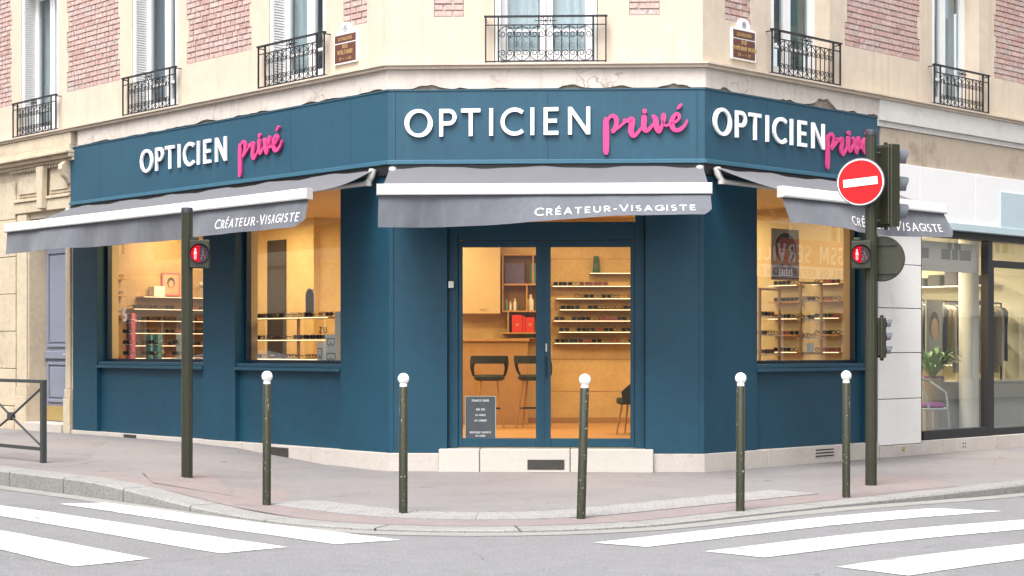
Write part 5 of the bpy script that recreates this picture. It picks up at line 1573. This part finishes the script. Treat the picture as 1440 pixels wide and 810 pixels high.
cols = ['pink_card', 'white_card', 'teal_print', 'red_box', 'purple_print', 'white_card', 'green_print']
while t < 7.50:
    w = random.uniform(.07, .16); h = random.uniform(.07, .18)
    card('packet', FL, t, t + w, -.42, -.36 + random.uniform(0, .05), 1.201, h, (pc := random.choice(cols)), {'pink_card': 'pink', 'white_card': 'white', 'teal_print': 'teal', 'red_box': 'red', 'purple_print': 'dark purple', 'green_print': 'green'}[pc] + ' small packet standing along the far left window ledge', 'packet', 'packets along the far left ledge'); t += w + random.uniform(.01, .06)
# the white S stuck on the far left window
mb = MB(FL); ts_ = on(FL, 162); glyph(mb, 'S', 0, .19, .24, -.1665, -.1645, lambda a, b, y: (ts_ + .06 - a, y, 1.92 + b)); tag(build('window_letter', mb, M['letter_white']), 'white letter S stuck on the far left window pane', 'lettering')

# window 2 : low open display with two glass shelves, arched mirror, white boxes with line drawings
ds = thing('window_display', 'low open oak display with two shelves of glasses in the window beside the entrance pillar', 'display stand', FL(2.2, -.55, 1.2))
for z in (1.36, 1.62, 1.92):
    mb = MB(FL); mb.box(1.72, 3.80, -.62, -.36, z - .02, z); b_ = build('board', mb, M['oak'], ds)
    mb = MB(FL); mb.box(1.74, 3.78, -.3595, -.355, z - .014, z - .005); build('light_strip', mb, M['led'], b_)
    t = 1.82
    while t < 3.72:
        if random.random() < .9: glasses(FL, t, -.44, z, 'on the ' + ('lowest' if z < 1.5 else 'middle' if z < 1.7 else 'topmost') + ' board of the low window display', 'glasses on the low window display')
        t += random.uniform(.135, .165)
for t in (1.76, 2.70, 3.76):
    mb = MB(FL); mb.box(t - .012, t + .012, -.60, -.56, 1.201, 1.90); build('upright', mb, M['oak'], ds)
mr = thing('arched_mirror', 'small arched mirror standing on the low window display', 'mirror', FL(2.45, -.55, 1.92))
mb = MB(FL); mb.prism([(2.35, 1.925), (2.55, 1.925)] + arc(2.45, 2.22, .10, .10, 0, 180, 10), -.60, -.585, lambda a, b, y: (a, y, b)); build('mirror_body', mb, M['white_card'], mr)
mb = MB(FL); mb.prism([(2.365, 1.94), (2.535, 1.94)] + arc(2.45, 2.22, .085, .085, 0, 180, 10), -.5845, -.583, lambda a, b, y: (a, y, b)); build('mirror_face', mb, M['sign_back'], mr)
def line_box(t0, t1, z0, h, label):
    mb = MB(FL); mb.box(t0, t1, -.345, -.225, z0, z0 + h); o = build('white_box', mb, M['white_card'], bevel=.003); tag(o, label, 'box', 'white line drawing boxes')
    c = (t0 + t1) / 2; w = (t1 - t0) * .33; zc = z0 + h * .5
    mb = MB(FL); mb.ribbon([(c + w * x_, zc + h * .3 * y_) for x_, y_ in ((-1, .7), (1, .7), (1, -.5), (.5, -.9), (0, -.3), (-.5, -.9), (-1, -.5), (-1, .7))], .009, -.2248, -.2235, lambda a, b, y: (a, y, b)); build('line_drawing', mb, M['black_print'], o)
line_box(1.36, 1.64, 1.3005, .19, 'white box with a black visor drawing, lowest at the right of its window')
line_box(1.38, 1.62, 1.491, .19, 'white box with a black visor drawing, stacked on top of another box')
line_box(1.68, 1.80, 1.3005, .28, 'narrow white box with a black bracket drawing beside the stacked boxes')
mb = MB(FL); text(mb, 'ZU', 0, .085, .2, -.43, -.425, lambda a, b, y: (2.02 - a, y, 1.70 + b), .5); o = build('display_letters', mb, M['black_print']); tag(o, 'black letters Z and U standing above the white boxes', 'lettering')
mb = MB(FL); mb.box(1.36, 1.52, -.34, -.30, 1.6815, 1.98); tag(build('tall_card', mb, M['white_card'], bevel=.003), 'pale card standing on the stacked white boxes', 'card')
# dark pillar behind and eye chart on the wall
mb = MB(FB); mb.box(.75, 1.25, .003, .16, ZFL + .001, 3.3); tag(build('wall_panel', mb, M['hair_print'], bevel=.004), 'dark vertical wall panel seen through the window beside the entrance pillar', 'wall panel')
mb = MB(FB); mb.box(1.30, 2.0, .003, .05, ZFL + .001, 3.5); tag(build('wall_panel', mb, M['shop_tan'], bevel=.004), 'tan textured wall panel seen through the window beside the entrance pillar', 'wall panel')

# right window : end wall shelves, hanging frames, portrait poster
for i, z in enumerate((1.45, 1.70, 1.95, 2.20, 2.45)):
    for a, b, nm in ((.12, .62, 'street side'), (.85, 1.35, 'middle'), (1.6, 2.15, 'inner')):
        lit_shelf(FG, a, b, z, .20, ORD[i] + ' short shelf of the ' + nm + ' column behind the right window', i % 2 == 0, group='lit shelves behind the right window')
        for k in range(3): glasses(FG, a + .10 + .15 * k, .14, z, 'on ' + ORD[i] + ' shelf of ' + nm + ' column, right window', 'glasses behind the right window')
def hang_frame(t0, t1, z0, z1, p, label, near):
    mb = MB(FR)
    w = .03
    mb.box(t0, t0 + w, p, p + .03, z0, z1); mb.box(t1 - w, t1, p, p + .03, z0, z1); mb.box(t0 + w + .0005, t1 - w - .0005, p, p + .03, z0, z0 + w); mb.box(t0 + w + .0005, t1 - w - .0005, p, p + .03, z1 - w, z1)
    tag(build('eyewear_rack', mb, M['oak'], bevel=.003), label, 'frame', 'open oak display frames')
    mb = MB(FR)
    zz = z0 + .22; ns = 0
    while zz < z1 - .15:
        lit = MB(FR); lit.box(t0 + w, t1 - w, p - .06, p + .06, zz - .012, zz)
        tag(build('frame_shelf', lit, M['white_card']), ORD[ns] + ' thin white shelf of the rack ' + near, 'shelf', 'thin shelves in the display frames')
        tt = t0 + .12
        while tt < t1 - .08:
            glasses(FR, tt, p + .0, zz, 'on the ' + ORD[ns] + ' shelf of the oak rack ' + near.replace(' of the right window', '').replace(' right window', ' window'), 'glasses in the right window frames'); tt += .155
        zz += .25; ns += 1
hang_frame(1.10, 1.62, 1.40, 2.45, -.46, 'oak display rack at the pillar side of the right window', 'at the pillar side of the right window')
hang_frame(1.85, 2.30, 1.205, 2.30, -.60, 'oak display rack standing on the ledge in the middle of the right window', 'in the middle of the right window')
hang_frame(2.55, 3.05, 1.42, 2.40, -.46, 'oak display rack at the pole side of the right window', 'at the pole side of the right window')
pt = thing('portrait_poster', 'portrait poster of a person with dark fringe hanging in the right window', 'poster', FR(2.0, -.4, 2.4))
t0_, t1_ = on(FR, 1115), on(FR, 1146); t0_, t1_ = t0_ + .10, t1_ + .14
ct, wz = (t0_ + t1_) / 2, (t1_ - t0_)
mb = MB(FR); mb.box(t0_ - .04, t1_ + .04, -.40, -.39, 2.40, 3.08); build('poster_sheet', mb, M['cabinet'], pt)
ff = lambda a, b, y: (a, y, b)
mb = MB(FR); mb.prism([(t0_ - .035, 2.42), (t1_ + .035, 2.42), (t1_ + .01, 2.56), (ct + .06, 2.62), (ct - .06, 2.62), (t0_ - .01, 2.56)], -.3895, -.3885, ff); build('printed_shoulders', mb, M['hair_print'], pt)
mb = MB(FR); mb.prism(arc(ct, 2.83, wz * .44, .20, 0, 345, 20), -.388, -.387, ff); build('printed_hair', mb, M['hair_print'], pt)
mb = MB(FR); mb.prism([(ct - .045, 2.58), (ct + .045, 2.58), (ct + .045, 2.7), (ct - .045, 2.7)], -.3865, -.3858, ff); build('printed_neck', mb, M['skin_print'], pt)
mb = MB(FR); mb.prism(arc(ct, 2.76, wz * .31, .135, 0, 345, 20), -.3855, -.385, ff); build('printed_face', mb, M['skin_print'], pt)
mb = MB(FR); mb.prism([(ct - wz * .33, 2.82), (ct + wz * .33, 2.82), (ct + wz * .3, 2.93), (ct - wz * .3, 2.93)], -.3845, -.384, ff); build('printed_fringe', mb, M['hair_print'], pt)
for s_ in (-1, 1):
    mb = MB(FR); mb.prism(arc(ct + s_ * wz * .13, 2.785, wz * .06, .010, 0, 330, 8), -.3835, -.383, ff); build('printed_eye', mb, M['hair_print'], pt)
mb = MB(FR); mb.prism(arc(ct, 2.69, wz * .09, .010, 0, 330, 8), -.3835, -.383, ff); build('printed_mouth', mb, M['orange_red'], pt)
mb = MB(FR); text(mb, 'EALERS', ct, .085, .2, -.3835, -.382, lambda a, b, y: (a, y, 2.46 + b), .2, .62, centre=True); build('poster_lettering', mb, M['letter_white'], pt)
card('price_card', FR, 1.18, 1.32, -.45, -.44, 1.43, .14, 'white_card', 'small white card in the oak frame at the pillar side of the right window', 'card')
card('price_card', FR, 2.70, 2.86, -.45, -.44, 1.451, .12, 'white_card', 'small white card in the oak frame at the pole side of the right window', 'card')
card('photo_card', FR, 1.92, 2.10, -.50, -.49, 1.202, .15, 'white_card', 'small white framed photo on the ledge of the right window', 'card')

# lamps: recessed ceiling spots, each with the light it gives
def ceiling_lamp(u, v, watts, label, size=.5, zc=ZCE):
    q = FI(u, v, zc)
    mb = MB(); mb.lathe((q.x, q.y, q.z - .012), [(.0, 0), (.105, 0), (.12, .008), (.12, .03)], 18); r = build('ceiling_lamp', mb, M['spot'], smooth=40)
    tag(r, label, 'lamp', 'recessed ceiling lamps of the optician')
    ld = bpy.data.lights.new('lamp_light', 'AREA'); ld.shape = 'DISK'; ld.size = size; ld.energy = watts; ld.color = (1.0, .73, .38) if u > 5.5 and v < 2.5 else (1.0, .65, .27)
    lo = bpy.data.objects.new('lamp_light', ld); link(lo, r, Matrix.Translation((q.x, q.y, q.z - .05)))
for u, v, w_ in ((4.2, 1.4, 16), (6.6, 1.2, 22), (8.6, 1.0, 22), (8.9, 2.2, 22), (9.9, 1.5, 22), (3.2, 3.2, 14), (5.2, 3.0, 15), (2.4, 5.0, 13), (4.6, 5.2, 16), (6.4, 3.9, 15), (1.0, 4.6, 6), (1.2, 6.3, 9), (3.2, 6.6, 13), (2.0, 2.6, 12), (5.92, 1.95, 20)):
    ceiling_lamp(u, v, w_, 'round recessed ceiling lamp in the optician shop ' + ('near the entrance' if u < 4.5 and v < 4 else 'behind the left windows' if u > 5.5 and v < 2.5 else 'behind the right window' if u < 2.5 else 'over the counter and lit shelves'))

# ================================================================== CLOTHES SHOP ON THE RIGHT
bq = thing('clothes_shopfront', 'white panelled clothes shopfront with black window frame beside the blue shop', 'shopfront', FR(6, 0, 0))
P0, P1 = 3.70, 4.76
mb = MB(FR); mb.box(P0, P1, -.34, -.025, .02, 4.40); build('pier_core', mb, M['grey_band'], bq)
for z0, z1 in ((.16, .80), (.80, 1.44), (1.44, 2.06), (2.06, 2.67), (2.67, 3.30)):
    mb = MB(FR); mb.box(P0 + .003, P1, -.0245, .02, z0 + .006, z1 - .006); build('pier_panel', mb, M['pier_panel'], bq, bevel=.004)
t = 3.70; i = 0
for w in (.42, .62, 1.18, 1.05, 1.05, 1.1, 1.1):
    mb = MB(FR); mb.box(t + .004, t + w - .004, -.02, .055, 4.06, 4.535); build('stone_slab', mb, M['tan_slab'], bq, bevel=.003); t += w
for a, b in ((3.70, 4.58), (4.586, 6.05), (6.056, 7.6), (7.606, 9.5)):
    mb = MB(FR); mb.box(a, b, -.02, .11, 3.31, 4.055); build('white_fascia_panel', mb, M['white_panel'], bq, bevel=.004)
mb = MB(FR); mb.box(6.72, 8.4, .1105, .135, 3.22, 3.84); build('pale_blue_panel', mb, M['pale_blue'], bq, bevel=.004)
for z in (3.76, 3.68):
    mb = MB(FR); mb.lathe((6.80, .1355, z), [(.012, 0), (.012, .004)], 8, 'y'); build('panel_screw', mb, M['arm_grey'], bq)
mb = MB(FR); mb.box(4.78, 9.5, .0, .16, 3.20, 3.305); build('blind_housing', mb, M['pale_blue'], bq, bevel=.006)
def bar(t0, t1, p0, p1, z0, z1, nm='frame_bar'): 
    mb = MB(FR); mb.box(t0, t1, p0, p1, z0, z1); return build(nm, mb, M['black_frame'], bq, bevel=.004)
bar(4.765, 9.5, -.12, .05, 3.10, 3.195); bar(4.765, 4.81, -.10, .0, .20, 3.098); bar(6.55, 6.67, -.10, .03, .20, 3.098); bar(4.8105, 6.549, -.10, .03, .20, .33)
bar(6.6705, 9.5, -.10, .02, 2.72, 2.82); bar(6.6705, 6.76, -.10, .0, .20, 2.718); bar(6.7605, 9.5, -.10, .0, .20, .30); bar(8.0, 8.1, -.10, .021, .301, 2.718)
for a, b, z0, z1 in ((4.80, 6.56, .325, 3.105), (6.755, 8.005, .295, 2.725), (6.66, 9.5, 2.815, 3.105), (8.095, 9.5, .295, 2.725)):
    mb = MB(FR); mb.box(a, b, -.054, -.046, z0, z1); build('pane', mb, M['pane'], bq)
t = 3.70
for w in (1.07, .9, 1.0, 1.2, 1.1, 1.3):
    mb = MB(FR); mb.box(t + .003, t + w - .003, -.34, .045, -.12, .155 if t < 4.7 else .195); build('plinth_stone', mb, M['plinth'], bq, bevel=.006); t += w
mb = MB(FR); mb.lathe((on(FR, 1266), .046, .10), [(.03, 0), (.03, .01), (.0, .014)], 14, 'y'); build('survey_disc', mb, M['brass'], bq)
for dx in (-.03, .03):
    for dz in (-.025, .025):
        mb = MB(FR); mb.lathe((on(FR, 1352) + dx, .046, .09 + dz), [(.012, 0), (.012, .004)], 8, 'y'); build('vent_hole', mb, M['lamp_black'], bq)
mb = MB(FR); mb.box(9.62, 20.0, -.34, .0, -.1, 4.53); build('end_wall', mb, M['pier_panel'], bq)
# room
mb = MB(FR); mb.box(4.77, 9.6, -4.4, -.11, .05, .19); build('boutique_floor', mb, M['boutique_floor'], kind='structure')
mb = MB(FR); mb.box(4.77, 9.6, -4.4, -.11, 3.32, 3.45); build('boutique_ceiling', mb, M['white_panel'], kind='structure')
mb = MB(FR); mb.box(4.77, 9.6, -4.55, -4.41, .05, 3.45); build('boutique_back_wall', mb, M['boutique_wall'], kind='structure')
for t in (4.62, 9.605):
    mb = MB(FR); mb.box(t, t + .14, -4.55, -.345, .05, 3.45); build('boutique_side_wall', mb, M['boutique_wall'], kind='structure')
mb = MB(FR); mb.lathe((7.08, -.62, .1905), [(.15, 0), (.15, 3.12)], 28); tag(build('round_column', mb, M['column_white'], smooth=50), 'round white column inside the clothes shop window', 'column')
# clothes rack with garments
rk = thing('clothes_rack', 'black rail with coats hanging inside the clothes shop', 'clothes rack', FR(7.9, -1.35, .19))
mb = MB(FR); mb.tube([(6.5, -1.35, .191), (6.5, -1.35, 2.25), (9.3, -1.35, 2.25), (9.3, -1.35, .191)], .018, 8); build('rail', mb, M['black_frame'], rk, smooth=40)
def garment(t, p, k, h):
    mb = MB(FR); rows = []
    for z, w, d in ((2.2, .02, .01), (2.17, .16, .05), (2.10, .22, .07), (1.8, .20, .08), (2.2 - h, .22, .085)):
        rows.append([mb.P(t + d * math.cos(a) + .012 * math.sin(3 * a + z * 5), p + w * math.sin(a), z) for a in [2 * math.pi * i / 14 for i in range(14)]])
    for a, b in zip(rows, rows[1:]):
        for j in range(14): mb.face(a[j], a[(j + 1) % 14], b[(j + 1) % 14], b[j])
    mb.face(*rows[-1])
    g_ = build('garment', mb, M['cloth%d' % k], smooth=60)
    tag(g_, ['light grey', 'black', 'beige', 'dark grey', 'sand coloured', 'blue black', 'brown'][k] + ' garment hanging on the rail in the clothes shop', 'garment', 'garments on the shop rail')
    h_ = MB(FR); h_.tube([(t, p, 2.2), (t, p, 2.26), (t, p + .02, 2.28)], .005, 5); build('hanger', h_, M['black_frame'], g_)
for i in range(19): garment(6.62 + .14 * i, -1.35, [0, 1, 2, 3, 4, 5, 6, 2, 1, 4][i % 10], random.uniform(.8, 1.1))
mb = MB(FR); mb.box(6.3, 9.3, -1.10, -.82, .1905, .95); mb.box(6.28, 9.32, -1.12, -.80, .951, .985); tag(build('low_counter', mb, M['counter_grey'], bevel=.006), 'low grey counter behind the clothes shop window', 'counter')
mb = MB(FR); mb.box(7.5, 7.9, -1.08, -.84, .986, 1.05); tag(build('folded_stack', mb, M['cloth4'], bevel=.015), 'folded sand coloured clothes on the low grey counter', 'clothes')
mb = MB(FR); mb.box(6.5, 6.75, -1.05, -.85, .986, 1.08); tag(build('purple_box', mb, M['cushion'], bevel=.01), 'purple box on the low grey counter', 'box')
pp = thing('window_portrait', 'pale portrait poster standing inside the clothes shop window', 'poster', FR(6.73, -1.01, .985))
mb = MB(FR); mb.box(6.50, 6.96, -1.02, -1.00, 1.35, 2.25); mb.box(6.72, 6.74, -1.03, -1.00, .986, 1.3495); build('poster_sheet', mb, M['counter_grey'], pp)
mb = MB(FR); mb.prism(arc(6.72, 1.85, .14, .22, 0, 345, 20), -.9995, -.998, ff); build('printed_hair', mb, M['hair_print'], pp)
mb = MB(FR); mb.prism(arc(6.73, 1.80, .10, .17, 0, 345, 20), -.9975, -.996, ff); build('printed_face', mb, M['skin_print'], pp)
# strip of white lettering board at the top of the pane
mb = MB(FR); mb.box(4.9, 6.5, -.16, -.15, 2.62, 3.05); tb = build('hanging_banner', mb, M['white_card']); tag(tb, 'white hanging banner with grey blocks at the top of the clothes shop window', 'banner')
for a, b in ((4.95, 5.22), (5.55, 5.80), (5.84, 6.0), (6.04, 6.36)):
    mb = MB(FR); mb.box(a, b, -.1495, -.148, 2.80, 2.95); build('printed_block', mb, M['counter_grey'], tb)
for k in range(5):
    z = .75 + .45 * k
    sh = MB(FR); sh.box(9.30, 9.60, -4.2, -1.5, z, z + .025); tag(build('side_shelf', sh, M['column_white']), ORD[k] + ' white shelf on the far side wall of the clothes shop', 'shelf', 'shelves of the clothes shop')
    p_ = -4.1
    while p_ < -1.8:
        hh = random.uniform(.08, .26); mb = MB(FR); mb.box(9.33, 9.58, p_, p_ + .26, z + .0255, z + .0255 + hh); c_ = random.randrange(7)
        tag(build('folded_clothes', mb, M['cloth%d' % c_], bevel=.02), ['light grey', 'black', 'beige', 'dark grey', 'sand', 'blue black', 'brown'][c_] + ' folded clothes on the ' + ORD[k] + ' side shelf of the clothes shop', 'clothes', 'folded clothes on the side shelves'); p_ += .33
# armchair of bent rattan with cushion
rc_q = FR(5.72, -.45, .19); fch = FrameM(FR.mat(5.72, -.45, .19))
rc = thing('rattan_chair', 'pale blue bent rattan chair with purple cushion in the clothes shop window', 'chair', rc_q)
mb = MB(fch); mb.tube([(.0 + .26 * math.cos(R(a)), .24 * math.sin(R(a)), .42) for a in range(0, 361, 20)], .016, 6); build('seat_ring', mb, M['rattan'], rc, smooth=50)
for sx, sy in ((-.2, -.18), (.2, -.18), (-.2, .18), (.2, .18)):
    mb = MB(fch); mb.tube([(sx, sy, .42), (sx * 1.15, sy * 1.15, .001)], .016, 6); build('leg', mb, M['rattan'], rc, smooth=50)
mb = MB(fch); mb.tube([(-.26, -.15, .44), (-.28, -.1, .66), (-.25, .16, .82), (0, .24, .88), (.25, .16, .82), (.28, -.1, .66), (.26, -.15, .44)], .018, 6); mb.tube([(-.22, .1, .44), (-.05, .24, .86)], .012, 6); mb.tube([(.22, .1, .44), (.05, .24, .86)], .012, 6); mb.tube([(0, .22, .44), (0, .24, .86)], .012, 6); mb.tube([(-.22, -.2, .12), (.22, -.2, .12)], .012, 6)
build('back_hoop', mb, M['rattan'], rc, smooth=50)
mb = MB(fch); mb.lathe((0, 0, .435), [(0, 0), (.2, 0), (.23, .03), (.2, .07), (0, .085)], 20); cu = build('seat_cushion', mb, M['cushion'], smooth=50); tag(cu, 'round purple cushion lying on the rattan chair', 'cushion')
# potted fern on a stand behind the chair
pq = FR.mat(6.26, -.74, .19); fp_ = FrameM(pq)
pl = thing('potted_plant', 'leafy green potted plant behind the rattan chair', 'plant', pq.translation)
mb = MB(fp_); mb.lathe((0, 0, 0), [(.12, .001), (.13, .02), (.16, .82), (.175, .86), (.15, .86)], 18); build('pot', mb, M['pot'], pl, smooth=50)
for i in range(26):
    a = random.uniform(0, 6.283); L_ = random.uniform(.28, .52); up = random.uniform(.15, .42)
    lf = MB(fp_); rows = []
    for k in range(7):
        u = k / 6; r_ = L_ * u; z = .84 + up * math.sin(u * 2.2) * 1.2; w = .035 * math.sin(math.pi * min(1, u * .92 + .06)) + .002
        rows.append((lf.P(r_ * math.cos(a) - w * math.sin(a), r_ * math.sin(a) + w * math.cos(a), z), lf.P(r_ * math.cos(a), r_ * math.sin(a), z - .006), lf.P(r_ * math.cos(a) + w * math.sin(a), r_ * math.sin(a) - w * math.cos(a), z)))
    for x, y in zip(rows, rows[1:]): lf.face(x[0], x[1], y[1], y[0]); lf.face(x[1], x[2], y[2], y[1])
    build('leaf', lf, M['leaf'], pl, smooth=60)
def shop_lamp(t, p, watts):
    q = FR(t, p, 3.32)
    mb = MB(); mb.lathe((q.x, q.y, q.z - .012), [(.0, 0), (.075, 0), (.09, .008), (.09, .03)], 18); r = build('ceiling_lamp', mb, M['spot'], smooth=40)
    tag(r, 'round recessed ceiling lamp in the clothes shop', 'lamp', 'recessed ceiling lamps of the clothes shop')
    ld = bpy.data.lights.new('lamp_light', 'AREA'); ld.shape = 'DISK'; ld.size = .5; ld.energy = watts; ld.color = (1.0, .86, .62)
    lo = bpy.data.objects.new('lamp_light', ld); link(lo, r, Matrix.Translation((q.x, q.y, q.z - .05)))
for t, p in ((5.6, -1.6), (7.2, -1.5), (6.4, -3.2), (8.4, -3.2)): shop_lamp(t, p, 42)

# ================================================================== ACROSS THE STREETS (seen in the panes)
def far_building(f0, t0, t1, label, sign_rows):
    """facade facing our corner: f0 has its normal towards us"""
    r = thing('opposite_building', label, 'building', f0((t0 + t1) / 2, 0, 0), 'buildings across the streets')
    holes = []
    t = t0 + 1.0
    while t < t1 - 2:
        for z in (4.6, 7.8): holes.append((t, t + 1.2, z, z + 2.1))
        holes.append((t - .3, t + 1.9, .5, 2.55)); t += 2.9
    mb = MB(f0); mb.wall(t0, t1, -.2, 10.6, holes, -.3, 0); build('wall', mb, M['far_wall'], r)
    for h in holes:
        mb = MB(f0); mb.box(h[0] + .05, h[1] - .05, -.25, -.2, h[2] + .05, h[3] - .05); p_ = build('window', mb, M['far_dark'], r)
        mb = MB(f0); c = (h[0] + h[1]) / 2; mb.box(h[0], h[0] + .06, -.199, -.15, h[2], h[3]); mb.box(h[1] - .06, h[1], -.199, -.15, h[2], h[3]); mb.box(c - .04, c + .04, -.199, -.15, h[2], h[3]); build('window_frame', mb, M['white_frame'], p_)
    mb = MB(f0); mb.box(t0, t1, .001, .25, 10.3, 10.6); mb.box(t0, t1, .001, .12, 3.9, 4.1); build('cornice', mb, M['ledge_stone'], r)
    mb = MB(f0); mb.prism([(.0, 10.601), (-1.6, 12.6), (-6, 12.6), (-6, 10.601)], t0, t1, lambda a, b, y: (y, a, b)); build('roof', mb, M['far_roof'], r)
    mb = MB(f0); mb.box(t0, t1, -6, -.31, -.2, 10.6); build('body', mb, M['far_wall'], r)
    return r
fo = Frame((CRp + nR * 15.0), dR, -nR)
r1 = far_building(fo, -3.0, 40, 'stone building with a phone repair shop across the right street', None)
tg0, tg1 = 19.4, 24.5
gs = thing('repair_shop_sign', 'phone repair shop sign reading GSM SERVICES, mirrored in the right window', 'sign', fo(21, .1, 3.4))
mb = MB(fo); mb.box(tg0 - .6, tg1 + .9, .13, .2, 3.42, 4.58); build('board', mb, M['far_red'], gs)
mb = MB(fo); mb.box(tg0 - .6, tg1 + .6, .2005, .21, 3.48, 3.82); build('white_strip', mb, M['letter_white'], gs)
# text runs to the right as seen from our side of the street
sgn = 1 if (fo.xr - fo.d).length < 1e-6 else -1
st = tg0 if sgn > 0 else tg1
mb = MB(fo); text(mb, 'GSM SERVICES', 0, .50, .11, .2005, .24, lambda a, b, y: (st + sgn * a * .90, y, 3.92 + b), .28); build('lettering', mb, M['letter_white'], gs)
mb = MB(fo); text(mb, 'CENTRE DE REPARATION EXPRESS', 0, .20, .16, .2105, .216, lambda a, b, y: (st + sgn * (a * 1.2 - .65), y, 3.55 + b), .28); build('lettering', mb, M['orange_red'], gs)
fl_ = Frame((CLp + nL * 15.0), dL, -nL)
far_building(fl_, -3.0, 40, 'stone building with shop windows across the left street', None)
# parked car in the left street, mirrored in the far left window
def car(f, t, p, label):
    Mx = f.mat(t, p, zr(f(t, p, 0).x) - .0)
    c = thing('parked_car', label, 'car', (0, 0, 0), None, Mx); fm = FrameM(Mx)
    prof = [(-2.1, .35), (-2.12, .62), (-2.0, .80), (-1.25, .92), (-.55, 1.38), (.55, 1.46), (1.35, 1.32), (1.95, .95), (2.08, .75), (2.05, .35)]
    mb = MB(fm); rows = []
    for y, s_ in ((-.86, .90), (-.80, .97), (-.55, 1.0), (.55, 1.0), (.80, .97), (.86, .90)):
        rows.append([mb.P(x * (1 if z < 1 else 1), y * (1.0 if z < .95 else .84), .35 + (z - .35) * s_) for x, z in prof])
    for a, b in zip(rows, rows[1:]):
        for j in range(len(prof)): mb.face(a[j], a[(j + 1) % len(prof)], b[(j + 1) % len(prof)], b[j])
    mb.face(*rows[0]); mb.face(*reversed(rows[-1])); build('body', mb, M['car_paint'], c, smooth=35)
    for s_ in (-1, 1):
        mb = MB(fm); mb.prism([(-1.05, .95), (-.5, 1.30), (.05, 1.34), (.05, .95)], s_ * .79, s_ * .80, lambda a, b, y: (a, y, b)); build('side_window', mb, M['far_dark'], c)
        mb = MB(fm); mb.prism([(.12, .95), (.12, 1.34), (.6, 1.35), (1.2, 1.22), (1.45, .95)], s_ * .79, s_ * .80, lambda a, b, y: (a, y, b)); build('side_window', mb, M['far_dark'], c)
        for x in (-1.3, 1.3):
            mb = MB(fm); mb.lathe((x, s_ * .80, .32), [(0, -.10), (.30, -.10), (.32, -.06), (.32, .06), (.30, .10), (0, .10)], 24, 'y'); w = build('wheel', mb, M['tyre'], c, smooth=40)
            mb = MB(fm); mb.lathe((x, s_ * .905, .32), [(.19, -.004), (.17, .004), (0, .004)], 16, 'y'); build('rim', mb, M['arm_grey'], w)
    for y in (-.6, .6):
        mb = MB(fm); mb.box(-2.13, -2.08, y - .15, y + .15, .62, .75); build('headlight', mb, M['letter_white'], c, bevel=.01)
car(FL, 13.2, 6.2, 'pale blue grey parked car across from the far left window')
